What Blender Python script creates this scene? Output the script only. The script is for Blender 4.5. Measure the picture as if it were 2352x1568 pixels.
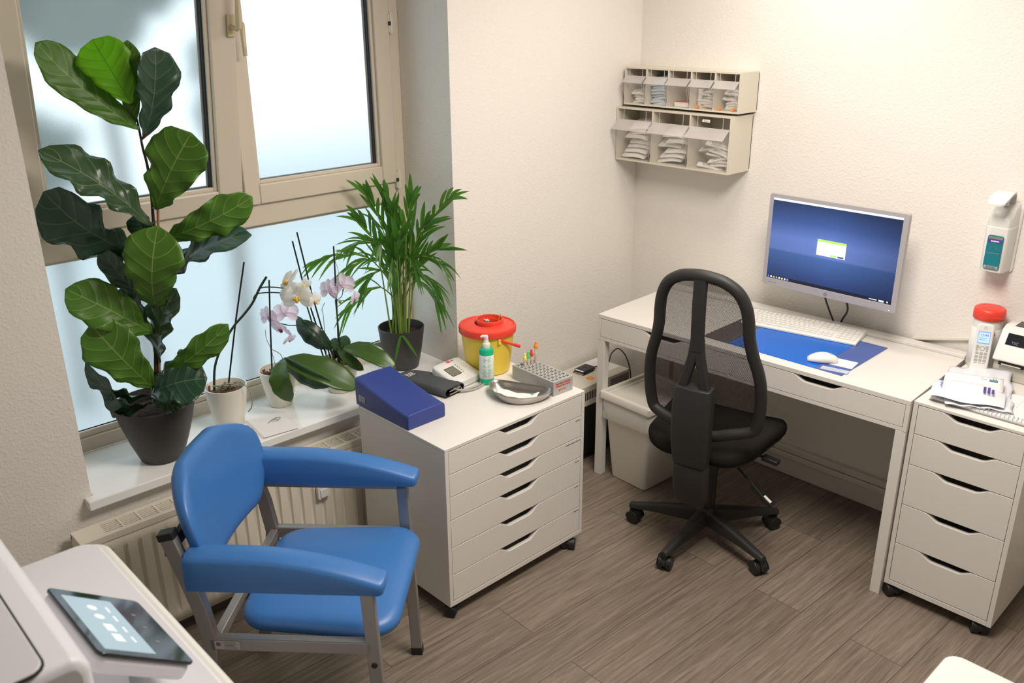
import bpy, bmesh, math, random
from mathutils import Vector, Matrix
random.seed(11)
PI = math.pi
scn = bpy.context.scene
for o in list(bpy.data.objects): bpy.data.objects.remove(o)
COL = scn.collection

# ------------------------------------------------------------ camera
cam_d = bpy.data.cameras.new('camera'); cam = bpy.data.objects.new('camera', cam_d); COL.objects.link(cam)
yaw, pitch, roll = 0.8152, 0.3625, -0.0078
fw = Vector((math.cos(yaw)*math.cos(pitch), math.sin(yaw)*math.cos(pitch), -math.sin(pitch)))
rt = Vector((math.sin(yaw), -math.cos(yaw), 0)); up = rt.cross(fw)
r2 = rt*math.cos(roll) + up*math.sin(roll); u2 = -rt*math.sin(roll) + up*math.cos(roll)
cm = Matrix((r2, u2, -fw)).transposed().to_4x4(); cm.translation = (-3.3252, -2.6584, 1.9841)
cam.matrix_world = cm
cam_d.sensor_width = 36; cam_d.lens = 2024.858/2352*36; cam_d.clip_start = 0.02
cam_d.dof.use_dof = True; cam_d.dof.focus_distance = 3.3; cam_d.dof.aperture_fstop = 5.6
scn.camera = cam

# ------------------------------------------------------------ exposure, world, lamps
scn.view_settings.view_transform = 'Standard'; scn.view_settings.look = 'None'
scn.view_settings.exposure = 0.28; scn.view_settings.gamma = 1.0; scn.view_settings.use_curve_mapping = False
wd = bpy.data.worlds.new('daylight'); scn.world = wd; wd.use_nodes = True
wn = wd.node_tree.nodes; bg = wn['Background']
bg.inputs[0].default_value = (0.86, 0.95, 1.0, 1); bg.inputs[1].default_value = 1.28

def lamp(name, loc, sx, sy, watts, col, rot=(0,0,0)):
    d = bpy.data.lights.new(name, 'AREA'); d.shape = 'RECTANGLE'; d.size = sx; d.size_y = sy; d.energy = watts; d.color = col
    o = bpy.data.objects.new(name, d); COL.objects.link(o); o.location = loc; o.rotation_euler = rot
    return o
lamp('lamp_and_fill_light', (-0.60, -0.90, 2.50), 0.50, 0.50, 9, (1.0, 0.92, 0.83))
lamp('lamp_and_fill_light', (-1.50, -1.70, 2.50), 0.9, 0.55, 42, (1.0, 0.915, 0.83))  # fill light added to brighten the room, no known lamp there

# ------------------------------------------------------------ materials
def mat(name, col, rough=0.5, metal=0.0, bump=None, spec=0.5, noise=None, **kw):
    m = bpy.data.materials.new(name); m.use_nodes = True
    nt = m.node_tree; b = nt.nodes['Principled BSDF']
    b.inputs['Base Color'].default_value = (*col, 1); b.inputs['Roughness'].default_value = rough
    b.inputs['Metallic'].default_value = metal; b.inputs['Specular IOR Level'].default_value = spec
    for k, v in kw.items(): b.inputs[k.replace('_', ' ')].default_value = v
    tc = nt.nodes.new('ShaderNodeTexCoord')
    if noise:            # (scale, amount): gentle colour variation of the surface itself
        n = nt.nodes.new('ShaderNodeTexNoise'); n.inputs['Scale'].default_value = noise[0]; n.inputs['Detail'].default_value = 4
        nt.links.new(tc.outputs['Object'], n.inputs['Vector'])
        mx = nt.nodes.new('ShaderNodeMix'); mx.data_type = 'RGBA'
        mx.inputs[6].default_value = tuple(c*(1-noise[1]) for c in col) + (1,); mx.inputs[7].default_value = tuple(min(1, c*(1+noise[1])) for c in col) + (1,)
        nt.links.new(n.outputs['Fac'], mx.inputs[0]); nt.links.new(mx.outputs[2], b.inputs['Base Color'])
    if bump:             # (scale, strength, distance)
        n = nt.nodes.new('ShaderNodeTexNoise'); n.inputs['Scale'].default_value = bump[0]; n.inputs['Detail'].default_value = 3
        nt.links.new(tc.outputs['Object'], n.inputs['Vector'])
        bp = nt.nodes.new('ShaderNodeBump'); bp.inputs['Strength'].default_value = bump[1]; bp.inputs['Distance'].default_value = bump[2]
        nt.links.new(n.outputs['Fac'], bp.inputs['Height']); nt.links.new(bp.outputs[0], b.inputs['Normal'])
    return m
def emit(name, col, s=1.0):
    m = bpy.data.materials.new(name); m.use_nodes = True; nt = m.node_tree
    b = nt.nodes['Principled BSDF']; b.inputs['Base Color'].default_value = (0.01, 0.01, 0.01, 1); b.inputs['Roughness'].default_value = 0.35
    b.inputs['Emission Color'].default_value = (*col, 1); b.inputs['Emission Strength'].default_value = s
    return m
def clear(name, col=(1,1,1), alpha=0.25, rough=0.08, spec=0.5):
    m = mat(name, col, rough, spec=spec); m.node_tree.nodes['Principled BSDF'].inputs['Alpha'].default_value = alpha
    return m

def plaster(name, col):
    m = mat(name, col, 0.85, spec=0.2); nt = m.node_tree; b = nt.nodes['Principled BSDF']
    tc = nt.nodes.new('ShaderNodeTexCoord')
    n1 = nt.nodes.new('ShaderNodeTexNoise'); n1.inputs['Scale'].default_value = 105; n1.inputs['Detail'].default_value = 2; n1.inputs['Distortion'].default_value = 0.15
    n2 = nt.nodes.new('ShaderNodeTexNoise'); n2.inputs['Scale'].default_value = 38; n2.inputs['Detail'].default_value = 2
    rp = nt.nodes.new('ShaderNodeValToRGB'); rp.color_ramp.elements[0].position = 0.48; rp.color_ramp.elements[1].position = 0.78
    ad = nt.nodes.new('ShaderNodeMath'); ad.operation = 'MULTIPLY_ADD'; ad.inputs[1].default_value = 0.5
    nt.links.new(tc.outputs['Object'], n1.inputs['Vector']); nt.links.new(tc.outputs['Object'], n2.inputs['Vector'])
    nt.links.new(n1.outputs['Fac'], rp.inputs[0]); nt.links.new(n2.outputs['Fac'], ad.inputs[0]); nt.links.new(rp.outputs[0], ad.inputs[2])
    bp = nt.nodes.new('ShaderNodeBump'); bp.inputs['Strength'].default_value = 0.30; bp.inputs['Distance'].default_value = 0.003
    nt.links.new(ad.outputs[0], bp.inputs['Height']); nt.links.new(bp.outputs[0], b.inputs['Normal'])
    return m
def floor_mat():
    m = mat('grey_wood_plank', (0.2, 0.16, 0.12), 0.42, spec=0.35); nt = m.node_tree; b = nt.nodes['Principled BSDF']; N = nt.nodes.new; L = nt.links.new
    tc = N('ShaderNodeTexCoord'); mp = N('ShaderNodeMapping'); mp.inputs['Location'].default_value = (0.35, 0.07, 0); mp.inputs['Rotation'].default_value = (0, 0, math.radians(2))
    L(tc.outputs['Object'], mp.inputs[0])
    br = N('ShaderNodeTexBrick'); br.offset = 0.37; br.offset_frequency = 2; br.inputs['Scale'].default_value = 1.0
    br.inputs['Brick Width'].default_value = 1.22; br.inputs['Row Height'].default_value = 0.182; br.inputs['Mortar Size'].default_value = 0.0011; br.inputs['Mortar Smooth'].default_value = 0.2; br.inputs['Bias'].default_value = 0
    br.inputs['Color1'].default_value = (0.30, 0.30, 0.30, 1); br.inputs['Color2'].default_value = (0.75, 0.75, 0.75, 1); br.inputs['Mortar'].default_value = (0.0, 0.0, 0.0, 1)
    L(mp.outputs[0], br.inputs[0])
    m2 = N('ShaderNodeMapping'); m2.inputs['Scale'].default_value = (1.7, 44, 1); L(mp.outputs[0], m2.inputs[0])
    off = N('ShaderNodeVectorMath'); off.operation = 'ADD'; sc = N('ShaderNodeVectorMath'); sc.operation = 'SCALE'; sc.inputs['Scale'].default_value = 17.0
    L(br.outputs['Color'], sc.inputs[0]); L(m2.outputs[0], off.inputs[0]); L(sc.outputs[0], off.inputs[1])
    n = N('ShaderNodeTexNoise'); n.inputs['Scale'].default_value = 1.6; n.inputs['Detail'].default_value = 8; n.inputs['Roughness'].default_value = 0.62; n.inputs['Distortion'].default_value = 1.1
    L(off.outputs[0], n.inputs['Vector'])
    n3 = N('ShaderNodeTexNoise'); n3.inputs['Scale'].default_value = 9; n3.inputs['Detail'].default_value = 5; L(off.outputs[0], n3.inputs['Vector'])
    rp = N('ShaderNodeValToRGB'); e = rp.color_ramp.elements
    e[0].position = 0.28; e[0].color = (0.115, 0.090, 0.067, 1); e[1].position = 0.75; e[1].color = (0.285, 0.235, 0.185, 1)
    x = rp.color_ramp.elements.new(0.5); x.color = (0.19, 0.152, 0.118, 1)
    a = N('ShaderNodeMath'); a.operation = 'MULTIPLY_ADD'; a.inputs[1].default_value = 0.45
    a2 = N('ShaderNodeMath'); a2.operation = 'MULTIPLY_ADD'; a2.inputs[1].default_value = 0.22; a2.inputs[2].default_value = -0.32
    L(br.outputs['Color'], a2.inputs[0]); 
    s = N('ShaderNodeMath'); s.operation = 'ADD'; L(n.outputs['Fac'], s.inputs[0])
    L(n3.outputs['Fac'], a.inputs[0]); L(a2.outputs[0], a.inputs[2]); L(a.outputs[0], s.inputs[1]); L(s.outputs[0], rp.inputs[0])
    mx = N('ShaderNodeMix'); mx.data_type = 'RGBA'; L(br.outputs['Fac'], mx.inputs[0]); L(rp.outputs[0], mx.inputs[6]); mx.inputs[7].default_value = (0.06, 0.045, 0.035, 1)
    L(mx.outputs[2], b.inputs['Base Color'])
    bp = N('ShaderNodeBump'); bp.inputs['Strength'].default_value = 0.25; bp.inputs['Distance'].default_value = 0.002
    L(n.outputs['Fac'], bp.inputs['Height']); L(bp.outputs[0], b.inputs['Normal'])
    return m
def frosted():
    m = bpy.data.materials.new('frosted_glass'); m.use_nodes = True; nt = m.node_tree; nt.nodes.clear(); N = nt.nodes.new; L = nt.links.new
    out = N('ShaderNodeOutputMaterial'); tr = N('ShaderNodeBsdfTranslucent'); tr.inputs[0].default_value = (0.86, 0.95, 0.97, 1)
    rf = N('ShaderNodeBsdfRefraction'); rf.inputs['Color'].default_value = (0.9, 0.97, 0.98, 1); rf.inputs['Roughness'].default_value = 0.5; rf.inputs['IOR'].default_value = 1.12
    gl = N('ShaderNodeBsdfGlossy'); gl.inputs['Roughness'].default_value = 0.45; gl.inputs['Color'].default_value = (0.9, 0.9, 0.9, 1)
    a = N('ShaderNodeMixShader'); a.inputs[0].default_value = 0.72; b = N('ShaderNodeMixShader'); b.inputs[0].default_value = 0.04
    L(tr.outputs[0], a.inputs[1]); L(rf.outputs[0], a.inputs[2]); L(a.outputs[0], b.inputs[1]); L(gl.outputs[0], b.inputs[2]); L(b.outputs[0], out.inputs[0])
    tc = N('ShaderNodeTexCoord'); n = N('ShaderNodeTexNoise'); n.inputs['Scale'].default_value = 420; L(tc.outputs['Object'], n.inputs['Vector'])
    bp = N('ShaderNodeBump'); bp.inputs['Strength'].default_value = 0.35; bp.inputs['Distance'].default_value = 0.001; L(n.outputs['Fac'], bp.inputs['Height'])
    L(bp.outputs[0], rf.inputs['Normal'])
    return m
def leaf_mat(name, col, vein, rough=0.35, trans=0.25, veins=6.5, tcol=None):
    m = mat(name, col, rough, spec=0.5); nt = m.node_tree; b = nt.nodes['Principled BSDF']; N = nt.nodes.new; L = nt.links.new
    uv = N('ShaderNodeUVMap'); sp = N('ShaderNodeSeparateXYZ'); L(uv.outputs[0], sp.inputs[0])
    def M(op, a, bb=None, c=None):
        n = N('ShaderNodeMath'); n.operation = op
        for i, v in enumerate((a, bb, c)):
            if v is None: continue
            if isinstance(v, (int, float)): n.inputs[i].default_value = v
            else: L(v, n.inputs[i])
        return n.outputs[0]
    au = M('ABSOLUTE', sp.outputs[0])
    nz = N('ShaderNodeTexNoise'); nz.inputs['Scale'].default_value = 14; tc = N('ShaderNodeTexCoord'); L(tc.outputs['Object'], nz.inputs['Vector'])
    mid = M('LESS_THAN', au, 0.022)
    q = M('SUBTRACT', sp.outputs[1], M('MULTIPLY', M('POWER', au, 1.3), 0.22)); q = M('ADD', q, M('MULTIPLY', nz.outputs['Fac'], 0.03))
    fr = M('FRACT', M('MULTIPLY', q, veins)); d = M('ABSOLUTE', M('SUBTRACT', fr, 0.5)); lat = M('LESS_THAN', d, 0.030)
    f = M('MAXIMUM', mid, M('MULTIPLY', lat, 0.75))
    mx = N('ShaderNodeMix'); mx.data_type = 'RGBA'; L(f, mx.inputs[0]); mx.inputs[7].default_value = (*vein, 1)
    n2 = N('ShaderNodeTexNoise'); n2.inputs['Scale'].default_value = 6; L(tc.outputs['Object'], n2.inputs['Vector'])
    m2 = N('ShaderNodeMix'); m2.data_type = 'RGBA'; L(n2.outputs['Fac'], m2.inputs[0]); m2.inputs[6].default_value = tuple(c*0.8 for c in col)+(1,); m2.inputs[7].default_value = tuple(c*1.2 for c in col)+(1,)
    L(m2.outputs[2], mx.inputs[6]); L(mx.outputs[2], b.inputs['Base Color'])
    bp = N('ShaderNodeBump'); bp.inputs['Strength'].default_value = 0.5; bp.inputs['Distance'].default_value = 0.003; L(M('SUBTRACT', 1.0, M('MINIMUM', M('MULTIPLY', d, 3.0), 1.0)), bp.inputs['Height']); L(bp.outputs[0], b.inputs['Normal'])
    tr = N('ShaderNodeBsdfTranslucent'); tr.inputs[0].default_value = (*(tcol or tuple(min(1, c*1.8) for c in col)), 1)
    ms = N('ShaderNodeMixShader'); ms.inputs[0].default_value = trans; L(b.outputs[0], ms.inputs[1]); L(tr.outputs[0], ms.inputs[2]); L(ms.outputs[0], nt.nodes['Material Output'].inputs[0])
    return m
def mesh_mat():
    m = mat('black_net_fabric', (0.012, 0.011, 0.010), 0.7, spec=0.2); nt = m.node_tree; b = nt.nodes['Principled BSDF']; N = nt.nodes.new; L = nt.links.new
    uv = N('ShaderNodeUVMap'); sp = N('ShaderNodeSeparateXYZ'); L(uv.outputs[0], sp.inputs[0])
    def M(op, a, bb=None):
        n = N('ShaderNodeMath'); n.operation = op
        for i, v in enumerate((a, bb)):
            if v is None: continue
            if isinstance(v, (int, float)): n.inputs[i].default_value = v
            else: L(v, n.inputs[i])
        return n.outputs[0]
    s = M('FRACT', M('MULTIPLY', M('ADD', M('MULTIPLY', sp.outputs[0], 0.8), M('MULTIPLY', sp.outputs[1], -1.0)), 235.0))
    t = M('FRACT', M('MULTIPLY', M('ADD', sp.outputs[0], sp.outputs[1]), 235.0))
    a = M('MAXIMUM', M('LESS_THAN', s, 0.55), M('LESS_THAN', t, 0.30))
    L(a, b.inputs['Alpha'])
    return m

M = {}
M['wall'] = plaster('warm_white_roughcast_plaster', (0.80, 0.765, 0.71))
M['ceil'] = mat('white_ceiling_paint', (0.82, 0.80, 0.76), 0.9)
M['reveal'] = plaster('white_roughcast_plaster', (0.80, 0.79, 0.76))
M['floor'] = floor_mat()
M['frame'] = mat('cream_window_paint', (0.66, 0.59, 0.48), 0.4, bump=(40, 0.1, 0.001))
M['gasket'] = mat('dark_gasket', (0.02, 0.025, 0.03), 0.4)
M['spacer'] = mat('aluminium_spacer', (0.45, 0.5, 0.52), 0.4, 0.6)
M['frost'] = frosted()
M['sill'] = mat('white_sill_laminate', (0.86, 0.86, 0.84), 0.18)
M['white'] = mat('white_laminate', (0.74, 0.715, 0.675), 0.32, noise=(3, 0.012))
M['edge'] = mat('white_painted_wood', (0.76, 0.73, 0.68), 0.38)
M['skirt'] = mat('white_skirting', (0.72, 0.69, 0.62), 0.45)
M['rad'] = mat('cream_radiator_enamel', (0.76, 0.71, 0.60), 0.35)
M['black'] = mat('black_plastic', (0.012, 0.012, 0.012), 0.42)
M['black2'] = mat('charcoal_plastic', (0.018, 0.0175, 0.017), 0.55, bump=(260, 0.25, 0.0006))
M['blackfab'] = mat('black_seat_fabric', (0.018, 0.016, 0.014), 0.95, bump=(420, 0.7, 0.001), spec=0.1)
M['net'] = mesh_mat()
M['dark'] = mat('interior_shade_black', (0.01, 0.01, 0.01), 0.8)  # near-black that stands in for the shade inside openings
M['blue'] = mat('blue_vinyl', (0.040, 0.165, 0.45), 0.40, bump=(160, 0.06, 0.0006), noise=(5, 0.05))
M['navy'] = mat('navy_vinyl', (0.026, 0.048, 0.24), 0.42, bump=(200, 0.12, 0.0008))
M['steel'] = mat('silver_grey_lacquered_steel', (0.33, 0.32, 0.31), 0.38, 0.55)
M['inox'] = mat('brushed_stainless_steel', (0.46, 0.44, 0.41), 0.30, 1.0, bump=(30, 0.05, 0.001))
M['potdark'] = mat('anthracite_pot_plastic', (0.038, 0.034, 0.034), 0.5, bump=(300, 0.15, 0.0005))
M['potwhite'] = mat('cream_glazed_ceramic', (0.78, 0.75, 0.66), 0.25)
M['soil'] = mat('potting_soil', (0.035, 0.02, 0.012), 0.95, bump=(60, 1.0, 0.01), noise=(40, 0.5))
M['bark'] = mat('orchid_bark', (0.16, 0.09, 0.045), 0.9, noise=(60, 0.5))
M['stem'] = mat('brown_stem', (0.05, 0.03, 0.02), 0.8)
M['gstem'] = mat('dark_green_stem', (0.02, 0.045, 0.02), 0.5)
M['pstem'] = mat('pale_green_palm_stem', (0.22, 0.33, 0.06), 0.5)
M['stake'] = mat('black_plant_stake', (0.010, 0.016, 0.010), 0.4)
M['bamboo'] = mat('tan_bamboo_cane', (0.42, 0.20, 0.10), 0.6)
M['root'] = mat('pale_aerial_root', (0.32, 0.33, 0.25), 0.8)
FIGM = [leaf_mat('dark_glossy_fig_leaf', (0.022, 0.068, 0.036), (0.10, 0.17, 0.08), 0.30, 0.12),
        leaf_mat('green_fig_leaf_underside', (0.085, 0.21, 0.022), (0.27, 0.42, 0.10), 0.42, 0.22),
        leaf_mat('backlit_fig_leaf_underside', (0.20, 0.50, 0.012), (0.10, 0.20, 0.01), 0.42, 0.35),  # brighter green has the light through the backlit leaf put into its colour
        leaf_mat('mid_green_fig_leaf', (0.09, 0.22, 0.02), (0.18, 0.3, 0.06), 0.4, 0.25),
        leaf_mat('dull_green_fig_leaf', (0.045, 0.10, 0.04), (0.2, 0.27, 0.13), 0.28, 0.15)]
ORCM = [leaf_mat('dark_orchid_leaf', (0.018, 0.05, 0.025), (0.03, 0.08, 0.03), 0.28, 0.1, 0.01), leaf_mat('green_orchid_leaf', (0.055, 0.12, 0.02), (0.08, 0.16, 0.03), 0.30, 0.15, 0.01),
        None, None, leaf_mat('greyish_orchid_leaf', (0.09, 0.17, 0.09), (0.11, 0.2, 0.1), 0.35, 0.2, 0.01)]
M['palm'] = leaf_mat('palm_leaflet', (0.060, 0.19, 0.022), (0.07, 0.2, 0.03), 0.38, 0.30, 0.01, (0.16, 0.42, 0.03))
def petal(name, col):
    m = mat(name, col, 0.6); nt = m.node_tree; tr = nt.nodes.new('ShaderNodeBsdfTranslucent'); tr.inputs[0].default_value = (*col, 1)
    ms = nt.nodes.new('ShaderNodeMixShader'); ms.inputs[0].default_value = 0.45
    nt.links.new(nt.nodes['Principled BSDF'].outputs[0], ms.inputs[1]); nt.links.new(tr.outputs[0], ms.inputs[2]); nt.links.new(ms.outputs[0], nt.nodes['Material Output'].inputs[0]); return m
M['pwhite'] = petal('white_orchid_petal', (0.95, 0.93, 0.88)); M['ppink'] = petal('pale_pink_orchid_petal', (0.90, 0.80, 0.90))
M['lipy'] = mat('yellow_orchid_lip', (0.75, 0.5, 0.08), 0.5); M['lipm'] = mat('magenta_orchid_lip', (0.42, 0.02, 0.22), 0.5); M['lipp'] = mat('rose_orchid_lip', (0.62, 0.30, 0.42), 0.5)
M['yellow'] = mat('yellow_bucket_plastic', (0.84, 0.62, 0.07), 0.4)
M['red'] = mat('red_lid_plastic', (0.78, 0.055, 0.03), 0.38)
M['green'] = mat('teal_green_bottle', (0.005, 0.46, 0.24), 0.35)
M['label'] = mat('printed_paper_label', (0.72, 0.80, 0.74), 0.6, noise=(90, 0.12))
M['paper'] = mat('white_paper', (0.82, 0.81, 0.80), 0.8)
M['poly'] = mat('white_polythene_mailer', (0.72, 0.73, 0.78), 0.4, bump=(14, 0.5, 0.01))
M['print'] = mat('grey_print_ink', (0.12, 0.11, 0.11), 0.7); M['printblue'] = mat('violet_print_ink', (0.08, 0.05, 0.30), 0.7); M['printteal'] = mat('teal_print_ink', (0.02, 0.42, 0.34), 0.7); M['printred'] = mat('red_print_ink', (0.55, 0.03, 0.02), 0.7)
M['plast'] = mat('white_plastic', (0.76, 0.75, 0.72), 0.35); M['plast2'] = mat('cream_plastic', (0.68, 0.63, 0.53), 0.4); M['grey'] = mat('light_grey_plastic', (0.42, 0.42, 0.40), 0.5); M['mid'] = mat('mid_grey_plastic', (0.22, 0.22, 0.21), 0.5)
M['beige'] = mat('beige_device_casing', (0.62, 0.59, 0.51), 0.45)
M['silver'] = mat('silver_monitor_plastic', (0.46, 0.44, 0.45), 0.38, 0.15)
M['lcd'] = mat('grey_green_lcd', (0.20, 0.20, 0.15), 0.2)
M['cuff'] = mat('grey_cuff_fabric', (0.055, 0.06, 0.065), 0.8, bump=(300, 0.3, 0.0005))
M['matblue'] = mat('blue_desk_mat', (0.004, 0.13, 0.58), 0.3); M['matstrip'] = mat('blue_violet_mat_edge', (0.07, 0.12, 0.36), 0.35); M['matdark'] = mat('taupe_mat_edge', (0.10, 0.085, 0.09), 0.4)
M['bin'] = mat('white_bin_plastic', (0.72, 0.69, 0.62), 0.45)
M['liner'] = clear('translucent_bin_liner', (0.92, 0.91, 0.88), 0.62, 0.25)
M['tip'] = clear('clear_bin_front', (0.78, 0.75, 0.70), 0.09, 0.06); M['tiplip'] = clear('clear_bin_lip', (0.72, 0.68, 0.66), 0.42, 0.12)
M['orange'] = mat('orange_plastic', (0.85, 0.28, 0.02), 0.4); M['capy'] = mat('yellow_cap', (0.85, 0.75, 0.2), 0.4); M['capg'] = mat('green_cap', (0.08, 0.62, 0.15), 0.4); M['capr'] = mat('red_cap', (0.8, 0.04, 0.08), 0.4)
M['tube'] = clear('clear_tube_plastic', (0.85, 0.8, 0.72), 0.35, 0.1)
M['packet'] = mat('white_sterile_packet', (0.88, 0.85, 0.80), 0.55, noise=(30, 0.12)); M['packblue'] = mat('blue_white_packet', (0.60, 0.70, 0.78), 0.5, noise=(70, 0.3)); M['teal'] = mat('teal_packet', (0.03, 0.30, 0.20), 0.5)
M['glassblk'] = mat('black_glass', (0.01, 0.012, 0.015), 0.08); M['cable'] = mat('black_cable', (0.01, 0.01, 0.01), 0.5)
M['hose'] = mat('grey_rubber_hose', (0.38, 0.37, 0.34), 0.5); M['device'] = mat('white_device_casing', (0.74, 0.75, 0.79), 0.42)
M['gum'] = mat('cyan_label_plastic', (0.01, 0.19, 0.24), 0.35); M['foliage'] = mat('outdoor_foliage', (0.03, 0.07, 0.03), 0.8, noise=(4, 0.5))
M['hinge'] = mat('cream_hinge_plastic', (0.72, 0.68, 0.58), 0.4); M['handle'] = mat('ivory_handle_plastic', (0.62, 0.52, 0.32), 0.35)

# ------------------------------------------------------------ mesh building
class MB:
    def __init__(s): s.v = []; s.f = []; s.m = Matrix(); s.mi = []; s.cur = 0; s.uv = {}
    def at(s, loc=(0,0,0), rz=0, rx=0, ry=0):
        s.m = Matrix.Translation(loc) @ Matrix.Rotation(rz, 4, 'Z') @ Matrix.Rotation(ry, 4, 'Y') @ Matrix.Rotation(rx, 4, 'X'); return s
    def add(s, vs, fs):
        n = len(s.v); s.v += [tuple(s.m @ Vector(v)) for v in vs]; s.f += [tuple(i+n for i in f) for f in fs]; s.mi += [s.cur]*len(fs); return s
    def box(s, x0, x1, y0, y1, z0, z1):
        return s.add([(x0,y0,z0),(x1,y0,z0),(x1,y1,z0),(x0,y1,z0),(x0,y0,z1),(x1,y0,z1),(x1,y1,z1),(x0,y1,z1)], [(0,3,2,1),(4,5,6,7),(0,1,5,4),(1,2,6,5),(2,3,7,6),(3,0,4,7)])
    def rings(s, R, caps=(True, True), closed=False):
        n = len(R[0]); vs = [p for r in R for p in r]; fs = []
        k = len(R); 
        for i in range(k if closed else k-1):
            a = i*n; b = ((i+1) % k)*n
            for j in range(n): fs.append((a+j, a+(j+1) % n, b+(j+1) % n, b+j))
        if not closed:
            if caps[0]: fs.append(tuple(range(n))[::-1])
            if caps[1]: fs.append(tuple(range((k-1)*n, k*n)))
        return s.add(vs, fs)
    def lathe(s, prof, c=(0,0), seg=32, caps=(True, True)):
        return s.rings([[(c[0]+r*math.cos(2*PI*j/seg), c[1]+r*math.sin(2*PI*j/seg), z) for j in range(seg)] for r, z in prof], caps)
    def prism(s, pts, h0, h1, ax='z'):
        def P(p, h): return {'z': (p[0], p[1], h), 'y': (p[0], h, p[1]), 'x': (h, p[0], p[1])}[ax]
        n = len(pts); vs = [P(p, h0) for p in pts] + [P(p, h1) for p in pts]
        fs = [tuple(range(n))[::-1], tuple(range(n, 2*n))] + [(i, (i+1) % n, n+(i+1) % n, n+i) for i in range(n)]
        return s.add(vs, fs)
    def tube(s, path, r, seg=8, sq=None, upv=(0,0,1), closed=False):
        P = [Vector(p) for p in path]; R = []; n = len(P)
        for i, p in enumerate(P):
            if closed: t = (P[(i+1) % n]-P[i-1])
            else: t = P[min(i+1, n-1)] - P[max(i-1, 0)]
            t.normalize()
            if i == 0:
                u = Vector(upv) - t*t.dot(Vector(upv))
                if u.length < 1e-3: u = Vector((1,0,0)) - t*t.x
            else: u = u - t*t.dot(u)
            u.normalize(); w = t.cross(u); rr = r[i] if isinstance(r, (list, tuple)) else r
            if sq: R.append([tuple(p + u*a*sq[0] + w*b*sq[1]) for a, b in ((1,1),(-1,1),(-1,-1),(1,-1))])
            else: R.append([tuple(p + (u*math.cos(2*PI*j/seg) + w*math.sin(2*PI*j/seg))*rr) for j in range(seg)])
        return s.rings(R, closed=closed)
    def grid(s, fn, nu, nv, uvf=None):
        n0 = len(s.v); vs = [fn(i/nu, j/nv) for i in range(nu+1) for j in range(nv+1)]
        fs = [(i*(nv+1)+j, (i+1)*(nv+1)+j, (i+1)*(nv+1)+j+1, i*(nv+1)+j+1) for i in range(nu) for j in range(nv)]
        s.add(vs, fs)
        if uvf:
            for i in range(nu+1):
                for j in range(nv+1): s.uv[n0+i*(nv+1)+j] = uvf(i/nu, j/nv)
        return s
    def ball(s, c, r, seg=12, rg=8):
        r = r if isinstance(r, (tuple, list)) else (r, r, r)
        return s.rings([[(c[0]+r[0]*math.sin(PI*i/rg)*math.cos(2*PI*j/seg), c[1]+r[1]*math.sin(PI*i/rg)*math.sin(2*PI*j/seg), c[2]-r[2]*math.cos(PI*i/rg)) for j in range(seg)] for i in range(1, rg)])

def obj(name, mb, m, parent=None, smooth=None, bevel=None, sub=0, solid=None, loc=None, shift=None):
    if shift is not None: mb.v = [(a-shift[0], b-shift[1], c-shift[2]) for a, b, c in mb.v]
    me = bpy.data.meshes.new(name); me.from_pydata(mb.v, [], mb.f)
    ms = m if isinstance(m, (list, tuple)) else [m]
    for x in ms: me.materials.append(M[x] if isinstance(x, str) else x)
    if len(ms) > 1: me.polygons.foreach_set('material_index', mb.mi)
    if mb.uv:
        ul = me.uv_layers.new(name='UVMap')
        for lp in me.loops: ul.data[lp.index].uv = mb.uv.get(lp.vertex_index, (0, 0))
    bm = bmesh.new(); bm.from_mesh(me); bmesh.ops.recalc_face_normals(bm, faces=bm.faces); bm.to_mesh(me); bm.free()
    if smooth is not None or sub:
        me.shade_smooth()
        if smooth: me.set_sharp_from_angle(angle=math.radians(smooth))
    me.update()
    o = bpy.data.objects.new(name, me); COL.objects.link(o)
    if parent is not None: o.parent = parent
    if loc is not None: o.location = loc
    if bevel:
        b = o.modifiers.new('Bevel', 'BEVEL'); b.width = bevel; b.segments = 3; b.limit_method = 'ANGLE'; b.angle_limit = math.radians(40); b.harden_normals = False
        me.shade_smooth(); me.set_sharp_from_angle(angle=math.radians(50))
    if sub:
        q = o.modifiers.new('Subdivision', 'SUBSURF'); q.levels = sub; q.render_levels = sub
    if solid:
        q = o.modifiers.new('Solidify', 'SOLIDIFY'); q.thickness = solid; q.offset = 0
    return o
def tag(o, label, cat, group=None):
    o['label'] = label; o['category'] = cat
    if group: o['group'] = group
    return o
def thing(name, label, cat, loc=(0,0,0), rz=0, group=None):
    o = bpy.data.objects.new(name, None); COL.objects.link(o); o.location = loc; o.rotation_euler = (0, 0, rz); o.empty_display_size = 0.05
    return tag(o, label, cat, group)
def struct(name, mb, m, **k):
    o = obj(name, mb, m, **k)
    if o.parent is None: o['kind'] = 'structure'
    return o
def dup(root, loc, rz=0, rot=None, label=None, group=None):
    r = root.copy(); COL.objects.link(r); r.location = loc; r.rotation_euler = rot if rot else (0, 0, rz)
    if label: r['label'] = label
    if group: r['group'] = group
    for ch in root.children:
        c = ch.copy(); COL.objects.link(c); c.parent = r
        for g in ch.children:
            d = g.copy(); COL.objects.link(d); d.parent = c
    return r
def letters(name, txt, size, mtx, m, parent, depth=0.0004):
    c = bpy.data.curves.new(name, 'FONT'); c.body = txt; c.size = size; c.extrude = depth; c.align_x = 'CENTER'; c.align_y = 'CENTER'
    t = bpy.data.objects.new(name+'_tmp', c); COL.objects.link(t); bpy.context.view_layer.update()
    me = bpy.data.meshes.new_from_object(t.evaluated_get(bpy.context.evaluated_depsgraph_get())); bpy.data.objects.remove(t)
    me.transform(mtx); me.materials.clear(); me.materials.append(M[m] if isinstance(m, str) else m)
    o = bpy.data.objects.new(name, me); COL.objects.link(o); o.parent = parent; return o
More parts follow.
